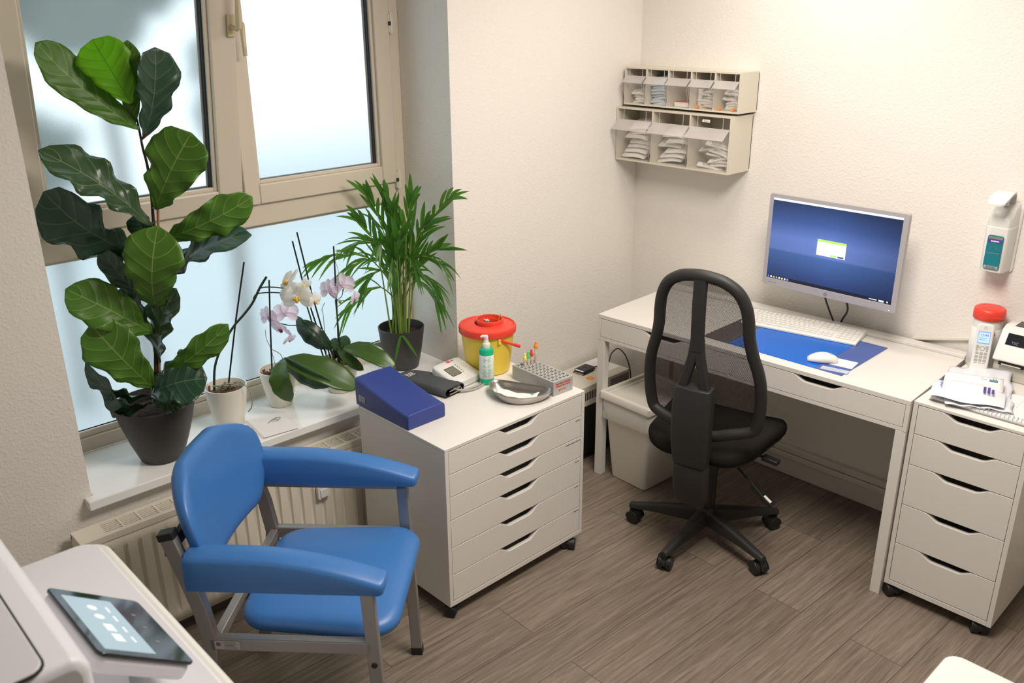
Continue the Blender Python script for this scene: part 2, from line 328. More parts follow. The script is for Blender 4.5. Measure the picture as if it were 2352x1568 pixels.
def frame_m(o, x, y):     # matrix whose local X,Y go along x,y at origin o
    x = Vector(x).normalized(); y = Vector(y); y = (y - x*x.dot(y)).normalized(); z = x.cross(y)
    m = Matrix((x, y, z)).transposed().to_4x4(); m.translation = o; return m
def rrect(x0, x1, y0, y1, r, n=5):
    P = []
    for cx, cy, a in ((x1-r, y1-r, 0), (x0+r, y1-r, 90), (x0+r, y0+r, 180), (x1-r, y0+r, 270)):
        for i in range(n+1): t = math.radians(a+90*i/n); P.append((cx+r*math.cos(t), cy+r*math.sin(t)))
    return P
def spline(P, n=6):
    P = [Vector(p) for p in P]; out = []
    for i in range(len(P)-1):
        a = P[max(i-1, 0)]; b = P[i]; c = P[i+1]; d = P[min(i+2, len(P)-1)]
        for k in range(n):
            t = k/n; out.append(0.5*((2*b)+(c-a)*t+(2*a-5*b+4*c-d)*t*t+(3*b-a-3*c+d)*t**3))
    out.append(P[-1]); return out

# ============================================================ ROOM
struct('floor', MB().box(-4.3, 0.0, -4.3, 0.0, -0.1, 0.0), 'floor')
struct('ceiling', MB().box(-4.3, 0.0, -4.3, 0.0, 2.62, 2.7), 'ceil')
WL, WR, WB, WT = -2.632, -1.132, 0.53, 2.38
wb = MB().box(-4.3, WL, 0, 0.42, -0.1, 2.7).box(WR, 0.2, 0, 0.42, -0.1, 2.7).box(WL, WR, 0, 0.42, -0.1, WB).box(WL, WR, 0, 0.42, WT, 2.7)
struct('wall_back', wb, 'wall')
struct('wall_right', MB().box(0, 0.2, -4.3, 0, -0.1, 2.7), 'wall')
struct('wall_left', MB().box(-4.5, -4.3, -4.3, 0.42, -0.1, 2.7), 'wall')
struct('wall_front', MB().box(-4.5, 0.2, -4.5, -4.3, -0.1, 2.7), 'wall')
bs = MB().box(-0.018, 0, -4.3, 0, 0, 0.083).box(-0.034, 0, -4.3, 0, 0.086, 0.112).box(-0.028, 0, -4.3, 0, 0.114, 0.142)
struct('baseboard_right', bs, 'skirt', bevel=0.004)
struct('baseboard_back', MB().box(-4.3, -0.035, -0.018, 0, 0, 0.06), 'skirt', bevel=0.004)
# window sill
sl = MB().prism([(-2.63,0.0),(-2.655,0.0),(-2.655,-0.042),(-1.10,-0.042),(-1.10,0.0),(-1.132,0.0),(-1.132,0.31),(-2.63,0.31)], 0.535, 0.567)
struct('trim_1', sl, 'sill', bevel=0.004)['label'] = 'white window sill board'
# ceiling lamp fitting, and an unseen housing for the added fill light
for k, (lx, ly) in enumerate(((-0.60, -0.90), (-1.50, -1.70))):
    t = thing('lamp_and_fill_housing', ['square ceiling lamp above the desk corner', 'square ceiling lamp above the middle of the room'][k], 'lamp', (lx, ly, 2.62))
    e_ = (.30, .50)[k]; obj('housing', MB().box(-e_,e_,-.32,-.285,-.10,0).box(-e_,e_,.285,.32,-.10,0).box(-e_,-e_+.035,-.285,.285,-.10,0).box(e_-.035,e_,-.285,.285,-.10,0).box(-e_+.035,e_-.035,-.285,.285,-.03,0), 'plast', t)

# ---- window: fixed lower light, two opening sashes above
FY = 0.285
win = bpy.data.objects.new('window_1', None); COL.objects.link(win); win['kind'] = 'structure'; win.location = (WL, 0.31, 0.567); WO = (WL, 0.31, 0.567)
def frame_rect(x0, x1, z0, z1, l, r, b, t, y0, y1, mb=None):
    mb = mb or MB()
    return mb.box(x0, x0+l, y0, y1, z0, z1).box(x1-r, x1, y0, y1, z0, z1).box(x0+l, x1-r, y0, y1, z0, z0+b).box(x0+l, x1-r, y0, y1, z1-t, z1)
f = frame_rect(WL, WR, 0.567, WT, 0.045, 0.052, 0.05, 0.05, 0.305, 0.38); f.box(WL+.045, WR-.052, 0.300, 0.38, 1.238, 1.322)
struct('window_frame', f, 'frame', parent=win, bevel=0.004, shift=WO)
g = frame_rect(WL+.045, WR-.052, 0.617, 1.238, 0.022, 0.022, 0.022, 0.012, 0.318, 0.34); struct('glazing_bead', g, 'frame', parent=win, bevel=0.003, shift=WO)
def pane(x0, x1, z0, z1, y, parent, sh):
    mb = MB(); mb.add([(x0,y,z0),(x1,y,z0),(x1,y,z1),(x0,y,z1)], [(0,1,2,3)])
    o = struct('glass_pane', mb, 'frost', parent=parent, shift=sh)
    s = frame_rect(x0-.002, x1+.002, z0-.002, z1+.002, .012, .012, .010, .010, y+0.001, y+0.016)
    struct('spacer', s, 'spacer', parent=o); bpy.data.objects[-1:] if 0 else None
    return o
def pane_full(x0, x1, z0, z1, y, parent, sh):
    mb = MB().add([(x0,y,z0),(x1,y,z0),(x1,y,z1),(x0,y,z1)], [(0,1,2,3)])
    o = struct('glass_pane', mb, 'frost', parent=parent, shift=sh)
    struct('gasket', frame_rect(x0-.004, x1+.004, z0-.004, z1+.004, .008, .008, .006, .008, y-0.010, y-0.001), 'gasket', parent=o, shift=sh)
    return o
def pf_gasketless(*a): return pane_full(*a)
pane_full(WL+.066, WR-.073, 0.637, 1.228, 0.338, win, WO)
def sash(name, x0, x1, z0, z1, gx0, gx1, gz0, gz1, y0, y1, tilt, lab):
    piv = Vector((x0, y0, z0))
    s = bpy.data.objects.new(name, None); COL.objects.link(s); s.parent = win; s.location = piv - Vector(WO); s.rotation_euler = (tilt, 0, 0)
    fr = frame_rect(x0, x1, z0, z1, gx0-x0, x1-gx1, gz0-z0, z1-gz1, y0, y1)
    struct('sash_frame', fr, 'frame', parent=s, bevel=0.005, shift=tuple(piv))
    bd = frame_rect(gx0, gx1, gz0, gz1, .012, .012, .012, .012, y0+0.014, y1-.004)
    struct('inner_bead', bd, 'frame', parent=s, bevel=0.002, shift=tuple(piv))
    gy = y0+0.040
    mb = MB().add([(gx0+.01,gy,gz0+.01),(gx1-.01,gy,gz0+.01),(gx1-.01,gy,gz1-.01),(gx0+.01,gy,gz1-.01)], [(0,1,2,3)])
    struct('glass_pane', mb, 'frost', parent=s, shift=tuple(piv))
    struct('gasket', frame_rect(gx0+.010, gx1-.010, gz0+.010, gz1-.010, .005, .009, .003, .009, gy-0.014, gy-0.002), 'gasket', parent=s, shift=tuple(piv))
    struct('spacer', frame_rect(gx0+.012, gx1-.012, gz0+.012, gz1-.012, .004, .016, .003, .016, gy-0.0015, gy-0.0005), 'spacer', parent=s, shift=tuple(piv))
    return s, piv
sL, pL = sash('left_sash', -2.598, -1.872, 1.318, 2.345, -2.522, -1.962, 1.388, 2.27, FY, 0.345, math.radians(8.2), '')
sR, pR = sash('right_sash', -1.862, -1.188, 1.318, 2.345, -1.802, -1.258, 1.390, 2.27, FY, 0.345, 0, '')
def handle(x, z, upw, par, piv):
    pl = obj('handle_plate', MB().prism(rrect(x-.015, x+.015, z-.035, z+.033, .004), FY-.012, FY, 'y'), 'handle', par, bevel=0.002, shift=tuple(piv))
    lv = MB().tube([(x, FY-.012, z-.005), (x, FY-.045, z-.005), (x+.002, FY-.052, z-.001 if upw else z-.012), (x+.004, FY-.050, z+(.11 if upw else -.115))], [.0085, .0085, .010, .0075], 10)
    obj('window_handle', lv, 'handle', par, smooth=50, shift=tuple(piv))
handle(-1.878-.012, 1.942, True, sL, pL); handle(-1.832, 1.950, False, sR, pR)
for hz in (1.34, 1.94):
    obj('hinge', MB().box(WR-.062, WR-.040, FY-.004, FY+.018, hz-.045, hz+.022).lathe([(.006, hz-.05), (.006, hz+.03)], (WR-.052, FY-.004), 10), 'hinge', sR, bevel=0.002, shift=tuple(pR))
    obj('hinge_pin', MB().box(WR-.064, WR-.052, FY-.009, FY-.004, hz-.018, hz-.004), 'gasket', sR, shift=tuple(pR))

# things outdoors behind the frosted panes
def bush(loc, r, seed, label):
    rnd = random.Random(seed); mb = MB(); n = 60
    for k in range(n):
        a = rnd.uniform(0, 2*PI); b = rnd.uniform(-1, 1); q = math.sqrt(1-b*b); d = rnd.uniform(.5, 1.0)
        mb.ball((r[0]*q*math.cos(a)*d, r[1]*q*math.sin(a)*d, r[2]*b*d), (rnd.uniform(.10, .26)*r[0]*1.4,)*3, 7, 5)
    o = obj('bush', mb, 'foliage', smooth=60, loc=loc); tag(o, label, 'bush')
    obj('trunk', MB().tube([(0, 0, -loc[2]-.1), (.03, 0, -loc[2]*.4), (0, 0, 0)], [.05, .04, .03], 8), 'stem', o, smooth=60)
struct('ground_outdoors', MB().box(-9, 6, 0.42, 9, -0.5, -0.1), mat('pale_outdoor_paving', (0.55, 0.60, 0.62), 0.8))
bush((-1.85, 1.75, 2.28), (.62, 0.3, 0.36), 3, 'dark foliage outdoors behind the top of the left frosted pane')
bush((-1.34, 1.70, 1.62), (0.12, 0.12, 0.34), 5, 'narrow dark foliage outdoors behind the right edge of the left frosted pane')
bush((-1.98, 2.5, 1.30), (0.22, 0.2, 0.26), 8, 'dark foliage outdoors behind the lower left frosted pane')

# ---- radiator under the sill
rx0, rx1, ry0, ry1, rz0, rz1 = -2.722, -1.20, -0.125, -0.032, 0.065, 0.485
rad = thing('radiator', 'cream panel radiator with vented top under the window sill', 'radiator', (rx0, ry0, 0)); RO = (rx0, ry0, 0)
pts = []
def fr_panel():
    mb = MB(); n = 34; w = (rx1-rx0-.03)/n; X = rx0+.015; prof = []
    for i in range(n):
        a = X+i*w; prof += [(a+w*.30, 0), (a+w*.40, .009), (a+w*.60, .009), (a+w*.70, 0)]
    prof = [(X, 0)]+prof+[(rx1-.015, 0)]
    R = []
    for z, k in ((rz0+.005, 0), (rz0+.045, 0), (rz0+.06, 1), (rz1-.07, 1), (rz1-.055, 0), (rz1-.02, 0)):
        R.append([(x, ry0+.004+d*k, z) for x, d in prof])
    vs = [p for r in R for p in r]; m = len(prof)
    mb.add(vs, [(i*m+j, i*m+j+1, (i+1)*m+j+1, (i+1)*m+j) for i in range(len(R)-1) for j in range(m-1)])
    return mb
obj('front_panel', fr_panel(), 'rad', rad, smooth=35, solid=.002, shift=RO)
obj('rear_panel', MB().box(rx0+.015, rx1-.015, ry1-.01, ry1, rz0+.01, rz1-.02), 'rad', rad, shift=RO)
ca = MB().box(rx0+.0005, rx0+.075, ry0+.0142, ry1-.0122, rz1-.0045, rz1-.0003).box(rx1-.075, rx1-.0005, ry0+.0142, ry1-.0122, rz1-.0045, rz1-.0003).box(rx0, rx1, ry0, ry0+.014, rz1-.022, rz1).box(rx0, rx1, ry1-.012, ry1, rz1-.022, rz1).box(rx0, rx0+.014, ry0+.0005, ry1-.0005, rz0+.01, rz1-.0045).box(rx1-.014, rx1, ry0+.0005, ry1-.0005, rz0+.01, rz1-.0045)
obj('casing', ca, 'rad', rad, bevel=0.001, shift=RO)
gr = MB(); x = rx0+.075; k = 0
while x < rx1-.08:
    gr.box(x, x+.006, ry0+.012, ry1-.01, rz1-.005, rz1-.001); x += .058
for i in range(6): y = ry0+.014+(ry1-.012-ry0-.014)*(i+.5)/6; gr.box(rx0+.07, rx1-.07, y-.0022, y+.0022, rz1-.006, rz1-.002)
obj('top_grille', gr, 'rad', rad, shift=RO)
obj('inner_shade_block', MB().box(rx0+.08, rx1-.08, ry0+.03, ry1-.03, rz0+.02, rz1-.03), 'dark', rad, shift=RO)  # solid black block, painted shade so the grille slots look dark
obj('heat_meter', MB().prism(rrect(-1.924, -1.874, .312, .366, .006), ry0-.016, ry0-.001, 'y').prism(rrect(-1.915, -1.883, .318, .352, .004), ry0-.020, ry0-.016, 'y'), 'plast', rad, bevel=0.002, shift=RO)['label'] = 'small white heat meter clipped on the ribs'
obj('supply_pipe', MB().tube([(rx0+.05, -.08, .07), (rx0+.05, -.08, 0)], .008, 10), 'rad', rad, smooth=40, shift=RO)
obj('supply_pipe', MB().tube([(rx1-.05, -.08, .07), (rx1-.05, -.08, 0)], .008, 10), 'rad', rad, smooth=40, shift=RO)

# ============================================================ PLANTS
def leafmesh(B, T, S, bend, wave, shape, fold=.18, nu=22, nv=10, seed=0, shift=(0,0,0), droop=0.0):
    B = Vector(B); T = Vector(T); S = Vector(S); A = T-B; Ln = A.length; a = A.normalized(); S = S - a*S.dot(a); w = S.length; s = S.normalized()
    n = a.cross(s)
    if n.dot(Vector((-.69, -.73, .35))) < 0: n = -n
    rnd = random.Random(seed); p1, p2 = rnd.uniform(0, 6), rnd.uniform(0, 6)
    prof = {0: [(0,.05),(.06,.22),(.2,.50),(.35,.66),(.5,.80),(.65,.97),(.76,1.0),(.88,.86),(.95,.62),(.99,.28),(1,.02)],
            1: [(0,.05),(.08,.28),(.2,.55),(.4,.80),(.6,.98),(.75,1.0),(.88,.78),(.95,.48),(1,.03)],
            2: [(0,.1),(.1,.5),(.25,.8),(.5,1),(.75,.95),(.9,.65),(.97,.35),(1,.05)],
            3: [(0,.08),(.06,.3),(.15,.42),(.3,.62),(.5,.80),(.68,1.0),(.82,.9),(.92,.62),(.98,.3),(1,.02)]}[shape]
    def W(u):
        for i in range(len(prof)-1):
            if u <= prof[i+1][0]:
                t = (u-prof[i][0])/(prof[i+1][0]-prof[i][0]); t = t*t*(3-2*t)*.5+t*.5; return prof[i][1]*(1-t)+prof[i+1][1]*t
        return prof[-1][1]
    def P(u, v):
        t = 2*v-1; ww = W(u)*w
        ed = 1 + (.055*math.sin(u*17+p1+2*t)+.035*math.sin(u*31+p2-3*t))*abs(t)*(1 if shape != 2 else .2)
        c = B + A*u + n*(bend*4*u*(1-u)) - Vector((0,0,1))*droop*u*u
        up_ = n*(fold*ww*abs(t)**1.3*(1-.4*u)) + n*(wave*math.sin(u*22+p1+(0 if t > 0 else p2))*t*t*1.2*math.sin(PI*min(1, u*1.1)))
        q = c + s*(ww*t*ed) + up_ + a*(-.03*Ln*t*t*(u > .85)*0 + .0)
        return (q.x-shift[0], q.y-shift[1], q.z-shift[2])
    return MB().grid(P, nu, nv, lambda u, v: (2*v-1, u))
FO = (-2.362, 0.098, 0.567)
fig = thing('fiddle_leaf_fig', 'tall fiddle leaf fig in dark grey pot at the left end of the sill', 'plant', FO)
def pot(parent, rb, rt, h, m, wall=.004, rim=True):
    pr_ = [(rb*.9, 0), (rb, .004), (rb+(rt-rb)*.42, h*.35), (rb+(rt-rb)*.78, h*.7), (rt, h-.004), (rt, h), (rt-wall, h), (rt-wall-.002, h-.01), (rb+(rt-rb)*.7-wall, h*.7), (rb-wall, .01)]
    return obj('pot', MB().lathe(pr_, seg=48), m, parent, smooth=50)
pot(fig, .070, .129, .205, 'potdark')
obj('soil', MB().lathe([(.112, .165), (.08, .178), (.03, .183)], seg=24), 'soil', fig, smooth=60)
FIG=[
 ((-2.327,-0.017,1.733),(-2.387,0.039,1.908),(-0.061,0.024,-0.029),2,0.01,0.004,0),
 ((-2.317,-0.013,1.660),(-2.535,0.041,1.904),(-0.059,-0.012,-0.024),1,-0.03,0.006,1),
 ((-2.289,0.030,1.630),(-2.250,-0.050,1.885),(0.074,0.014,0.014),0,0.02,0.006,0),
 ((-2.320,0.017,1.663),(-2.308,-0.007,1.905),(-0.033,0.014,0.002),3,0,0.003,1),
 ((-2.298,-0.003,1.421),(-2.193,-0.088,1.645),(-0.051,0.068,0.038),1,0.02,0.012,0),
 ((-2.316,0.014,1.371),(-2.571,0.075,1.618),(-0.067,-0.031,-0.017),4,0.03,0.02,1),
 ((-2.330,0.068,1.271),(-2.568,0.113,1.496),(-0.005,0.065,-0.098),0,0.04,0.018,0),
 ((-2.301,0.054,1.303),(-2.339,0.077,1.395),(-0.028,0.016,-0.020),0,0,0.004,0),
 ((-2.289,-0.012,1.329),(-2.069,-0.178,1.450),(-0.026,0.002,0.053),1,0.03,0.014,1),
 ((-2.283,0.024,1.175),(-2.071,-0.149,1.326),(0.021,0.063,0.028),0,0.05,0.014,1),
 ((-2.344,-0.002,1.121),(-2.323,-0.062,1.384),(-0.070,0.057,0.005),1,0.05,0.008,3),
 ((-2.333,0.070,1.114),(-2.441,0.090,1.306),(-0.014,0.031,-0.034),0,0.02,0.006,0),
 ((-2.345,0.054,1.018),(-2.559,0.119,1.198),(-0.053,-0.011,-0.048),1,0.03,0.014,1),
 ((-2.336,0.073,0.996),(-2.392,0.099,1.178),(-0.018,0.042,-0.032),0,0.01,0.006,0),
 ((-2.332,0.070,0.909),(-2.267,0.009,1.161),(-0.017,0.067,0.000),4,0.03,0.012,0),
 ((-2.376,0.043,0.842),(-2.518,0.080,1.086),(-0.061,0.020,-0.050),1,0.03,0.01,0),
 ((-2.344,0.054,0.872),(-2.159,-0.093,1.040),(-0.029,0.002,0.039),1,0.03,0.008,1),
 ((-2.372,0.080,0.805),(-2.540,0.129,0.949),(0.007,0.027,-0.039),0,0.05,0.012,1),
 ((-2.385,0.079,0.778),(-2.500,0.132,0.844),(0.012,0.028,-0.049),0,0.04,0.008,1),
 ((-2.387,0.052,0.814),(-2.242,-0.070,0.869),(0.026,0.062,0.060),0,0.03,0.01,0),
 ((-2.298,0.038,0.866),(-2.242,0.013,0.931),(-0.017,0.030,0.025),1,0.0,0.004,0),
 ((-2.388,0.040,0.792),(-2.324,-0.034,0.776),(0.018,0.012,0.017),4,0.01,0.006,1),
]
FIGSTEM=[ (-2.364,0.100,0.765),(-2.349,0.085,0.851),(-2.334,0.072,0.988),(-2.321,0.059,1.121),(-2.305,0.044,1.250),(-2.298,0.037,1.333),(-2.296,0.035,1.388),(-2.291,0.032,1.468),(-2.291,0.031,1.547),(-2.295,0.035,1.599),(-2.297,0.037,1.662),(-2.301,0.041,1.725) ]
FIGSTAKE=[ (-2.348,0.085,0.780),(-2.312,0.051,1.106),(-2.282,0.023,1.414) ]
FL3=[[(-1.724,0.076,0.799),(-1.737,0.088,0.852),(-1.757,0.107,0.874),(-1.780,0.129,0.883),(-1.809,0.156,0.884),(-1.832,0.178,0.891),(-1.846,0.191,0.896),(-1.853,0.197,0.917)],]
OL2=[
   ((-1.865,0.145,0.761),(-1.674,-0.063,0.653),(0.046,0.026,0.026),1),
   ((-1.859,0.139,0.767),(-1.889,0.057,0.631),(0.026,-0.030,0.009),1),
   ((-1.848,0.142,0.768),(-1.756,-0.027,0.685),(0.007,-0.017,0.034),4),
]
OL3=[
   ((-1.628,0.164,0.740),(-1.721,0.252,0.875),(-0.004,0.025,-0.029),0),
   ((-1.645,0.153,0.739),(-1.723,0.227,0.865),(-0.022,-0.002,-0.009),0),
   ((-1.619,0.115,0.755),(-1.510,-0.084,0.695),(0.029,0.014,0.019),1),
   ((-1.597,0.135,0.740),(-1.497,-0.000,0.735),(0.012,0.010,0.013),1),
   ((-1.626,0.135,0.748),(-1.574,0.044,0.668),(0.014,-0.005,0.015),1),
   ((-1.600,0.138,0.731),(-1.588,0.127,0.794),(-0.016,0.018,0.005),4),
   ((-1.623,0.159,0.731),(-1.619,0.156,0.785),(-0.015,0.014,0.000),4),
]
PALM=[
   (-1.395,0.208,1.318),
   (-1.334,0.178,1.313),
   (-1.285,0.063,1.312),
   (-1.244,-0.140,1.338),
   (-1.278,-0.026,1.225),
   (-1.253,-0.077,1.127),
   (-1.257,-0.100,1.058),
   (-1.273,-0.072,0.964),
   (-1.279,-0.080,0.896),
   (-1.320,0.137,1.257),
   (-1.436,0.219,1.219),
   (-1.477,0.217,1.123),
   (-1.635,0.269,1.070),
   (-1.501,0.212,1.032),
   (-1.438,0.208,0.956),
   (-1.523,0.232,0.857),
   (-1.398,0.142,1.122),
   (-1.347,0.067,1.161),
   (-1.326,0.006,1.047),
   (-1.388,0.078,1.045),
]
def relp(L, o): return [(p[0]-o[0], p[1]-o[1], p[2]-o[2]) for p in L]
st = spline(relp(FIGSTEM, FO), 5); obj('trunk', MB().tube(st, [.0075-.0045*i/len(st) for i in range(len(st))], 8), 'stem', fig, smooth=60)
obj('cane', MB().tube(relp(FIGSTAKE, FO), .0045, 8), 'bamboo', fig, smooth=60)
for zt in (.30, .43, .15): 
    j = min(range(len(st)), key=lambda i: abs(st[i].z-zt)); p = st[j]; obj('tie_clip', MB().tube([(p.x-.012, p.y, p.z), (p.x+.004, p.y-.012, p.z+.003), (p.x+.02, p.y-.004, p.z), (p.x+.008, p.y+.01, p.z)], .0015, 6, closed=True), 'stake', fig, smooth=60)
for j, zt in enumerate((1.13, 1.06, 1.155)):
    k = min(range(len(st)), key=lambda i: abs(st[i].z-zt)); p = st[k]; obj('bud_sheath', MB().tube([(p.x, p.y, p.z), (p.x+(-.012, .016, -.004)[j], p.y-.008, p.z+.014), (p.x+(-.022, .02, -.01)[j], p.y-.01, p.z+.030)], [.004, .005, .0005], 7), mat('reddish_brown_sheath', (.10, .02, .012), .6) if j == 0 else bpy.data.materials['reddish_brown_sheath'], fig, smooth=60)
for i, (B, T, S, ci, bd, wv, sh) in enumerate(FIG):
    mb = leafmesh(B, T, S, bd, wv, sh, seed=i, shift=FO, fold=.28 if ci in (0, 4) else .12)
    Bq = Vector(B)-Vector(FO); k = min(range(len(st)), key=lambda i: (st[i]-Bq).length)
    lf = obj('leaf', mb, FIGM[ci], fig, smooth=180, solid=.0008)
    obj('leaf_stalk', MB().tube([tuple(st[k]), tuple(Bq)], .0028, 6), 'stem' if ci == 0 else 'gstem', lf, smooth=60)

def orchid(loc, rb, rt, h, label, pm='potwhite'):
    t = thing('potted_orchid', label, 'plant', loc, group=None)
    pot(t, rb, rt, h, pm, .004)
    ob = MB(); rnd = random.Random(int(loc[0]*1000))
    ob.lathe([(rt*.9, h-.03), (rt*.5, h-.022), (.01, h-.018)], seg=20)
    for k in range(34):
        a = rnd.uniform(0, 6.3); r = rnd.uniform(0, rt*.8); x, y = r*math.cos(a), r*math.sin(a); b = rnd.uniform(0, 3)
        ob.tube([(x, y, h-.024), (x+.014*math.cos(b), y+.014*math.sin(b), h-.012+rnd.uniform(-.004, .008))], .0035, 5)
    obj('bark_chips', ob, 'bark', t)
    return t
def orel(P, t): return [tuple(Vector(p)-t.location) for p in P]
o1 = orchid((-2.085, .158, .567), .050, .074, .158, 'orchid without leaves in cream pot beside the fig, its spike bending to white blooms')
o2 = orchid((-1.858, .193, .567), .043, .070, .145, 'orchid with broad drooping leaves in the middle white pot on the sill')
o3 = orchid((-1.615, .152, .567), .051, .078, .127, 'rearmost white pot orchid with pale pink blooms and tall black stakes')
def stalk(name, t, P, r, m, sm=True): return obj(name, MB().tube(spline(orel(P, t), 5) if sm and len(P) > 2 else orel(P, t), r, 7), m, t, smooth=60)
stalk('stake', o1, [(-2.081,0.154,0.70),(-2.038,0.113,0.963),(-1.998,0.076,1.180)], .0031, 'stake', False)
stalk('flower_spike', o1, [(-2.124,0.167,0.715),(-2.113,0.157,0.808),(-2.085,0.131,0.890),(-2.051,0.098,0.958),(-2.023,0.072,0.999),(-1.998,0.048,1.041),(-1.976,0.028,1.093),(-1.956,0.009,1.133)], .0044, 'gstem')
stalk('flower_spike', o1, [(-1.995,0.045,1.055),(-1.987,0.038,1.071),(-1.968,0.020,1.077),(-1.935,-0.010,1.077),(-1.890,-0.055,1.070)], .0022, 'gstem')
stalk('flower_spike', o1, [(-1.976,0.028,1.093),(-1.959,0.012,1.097),(-1.929,-0.017,1.095),(-1.895,-0.045,1.085)], .0022, 'gstem')
stalk('aerial_root', o1, [(-2.105,0.135,0.720),(-2.070,0.089,0.756),(-2.045,0.066,0.732),(-2.037,0.058,0.690),(-2.042,0.062,0.656),(-2.052,0.070,0.640)], .0022, 'root')
stalk('aerial_root', o1, [(-2.128,0.140,0.725),(-2.105,0.118,0.748),(-2.075,0.092,0.745),(-2.060,0.110,0.720)], .003, 'root')
stalk('aerial_root', o1, [(-2.13,0.16,0.735),(-2.085,0.12,0.735),(-2.055,0.145,0.715)], .003, 'root')
stalk('stake', o2, [(-1.884,0.190,0.694),(-1.874,0.181,0.889),(-1.864,0.171,1.068)], .0031, 'stake', False)
stalk('dry_twig', o2, [(-1.866,0.187,0.720),(-1.875,0.195,0.799),(-1.884,0.203,0.837),(-1.884,0.204,0.873)], .0011, 'root')
stalk('dry_twig', o2, [(-1.839,0.162,0.716),(-1.849,0.171,0.772),(-1.872,0.192,0.795)], .0015, 'root')
for P in ([(-1.645,0.182,0.69),(-1.688,0.215,0.938),(-1.699,0.225,1.016),(-1.717,0.240,1.173)], [(-1.635,0.175,0.69),(-1.676,0.205,0.964),(-1.687,0.216,1.076),(-1.701,0.229,1.206)], [(-1.614,0.151,0.68),(-1.607,0.145,0.937),(-1.603,0.141,1.151)]):
    stalk('stake', o3, P, .0031, 'stake', False)
stalk('flower_spike', o3, [(-1.66,0.18,0.69),(-1.685,0.204,0.844),(-1.698,0.216,0.93)], .003, 'gstem')
stalk('flower_spike', o3, [(-1.61,0.14,0.69),(-1.614,0.137,0.834),(-1.616,0.137,0.945)], .003, 'gstem')
stalk('flower_spike', o3, FL3[0], .0020, 'gstem')
stalk('flower_spike', o3, [(-1.619,0.128,0.943),(-1.602,0.113,0.961),(-1.592,0.118,0.985)], .0015, 'stem'); stalk('flower_spike', o3, [(-1.618,0.128,0.952),(-1.630,0.139,0.964),(-1.634,0.150,0.972)], .0015, 'stem'); stalk('flower_spike', o3, [(-1.619,0.128,0.943),(-1.597,0.108,0.943),(-1.563,0.095,0.945)], .0015, 'stem')
stalk('dry_twig', o3, [(-1.655,0.174,0.69),(-1.653,0.174,0.870),(-1.655,0.176,0.905),(-1.646,0.167,0.932)], .0014, 'root'); stalk('dry_twig', o3, [(-1.607,0.14,0.95),(-1.601,0.125,1.052),(-1.607,0.131,1.095),(-1.599,0.124,1.129),(-1.582,0.107,1.120)], .0011, 'root')
for t, L in ((o2, OL2), (o3, OL3)):
    for i, (B, T, S, ci) in enumerate(L):
        hgt = .055 if (t is o2 and i == 1) else (.03 if (Vector(T)-Vector(B)).length > .12 else .004)
        obj('leaf', leafmesh(B, T, S, hgt, .002, 2, fold=.22, seed=i+40, shift=tuple(t.location), nu=18, nv=8), ORCM[ci], t, smooth=180, solid=.0022)
        b0 = Vector(B)-t.location; obj('leaf_base', MB().tube([tuple(b0), (b0.x*.5, b0.y*.5, .135)], .005, 7), 'gstem', t, smooth=60)
def flower(t, c, r, pm, lm, yawd, tilt, side=False):
    c = Vector(c)-t.location; R = Matrix.Rotation(yawd, 4, 'Z') @ Matrix.Rotation(tilt, 4, 'X')   # faces local -Y
    mt = Matrix.Translation(c) @ R
    mb = MB(); mb.m = mt
    for k, (ang, ln, wd) in enumerate(((90, 1, .36), (210, .95, .34), (330, .95, .34), (20, 1.0, .58), (160, 1.0, .58))):
        a = math.radians(ang); d = Vector((math.cos(a), 0, math.sin(a))); s = Vector((-math.sin(a), 0, math.cos(a)))
        def P(u, v, d=d, s=s, ln=ln, wd=wd, k=k):
            tt = 2*v-1; w = wd*math.sin(PI*min(1, (u*.92+.04)))**.6*(.6+.5*u if u < .7 else 1.0)
            q = d*(u*ln*r) + s*(w*r*tt) + Vector((0, (-.12 if k < 3 else -.2)*r*math.sin(u*2.2) + .10*r*tt*tt + (.02*r if k < 3 else -.01*r), 0)); return tuple(q)
        mb.grid(P, 8, 6, lambda u, v: (u, v))
    o = obj('flower', mb, pm, t, smooth=180)
    lb = MB(); lb.m = mt; lb.ball((0, -.16*r, -.10*r), (.13*r, .16*r, .20*r), 10, 6).ball((.13*r, -.18*r, -.02*r), (.09*r, .08*r, .13*r), 8, 5).ball((-.13*r, -.18*r, -.02*r), (.09*r, .08*r, .13*r), 8, 5)
    obj('lip', lb, lm, o, smooth=180)
    cb = MB(); cb.m = mt; cb.ball((0, -.10*r, .06*r), (.08*r, .12*r, .08*r), 8, 5); obj('column', cb, pm, o, smooth=180)
YV = -PI/4
flower(o1, (-1.890,-0.067,1.062), .058, 'pwhite', 'lipy', YV, .1); flower(o1, (-1.903,-0.041,1.112), .055, 'pwhite', 'lipy', YV-1.1, -.7)
flower(o1, (-1.872,-0.084,1.105), .032, 'pwhite', 'lipy', YV+.9, .4); flower(o1, (-1.843,-0.098,1.047), .034, 'pwhite', 'lipy', YV+1.15, .1)
flower(o3, (-1.875,0.191,0.922), .044, 'ppink', 'lipp', YV+PI-.5, 0); flower(o3, (-1.821,0.154,0.935), .048, 'ppink', 'lipp', YV+PI+.2, .2)
flower(o3, (-1.841,0.159,0.878), .045, 'ppink', 'lipm', YV-.5, .5); flower(o3, (-1.820,0.152,0.832), .030, 'ppink', 'lipp', YV+1.0, .5)
flower(o3, (-1.627,0.163,0.976), .046, 'ppink', 'lipp', YV+PI-.4, .1); flower(o3, (-1.587,0.125,0.998), .048, 'ppink', 'lipp', YV+PI+.3, .1); flower(o3, (-1.557,0.097,0.945), .032, 'ppink', 'lipp', YV+1.2, .1)
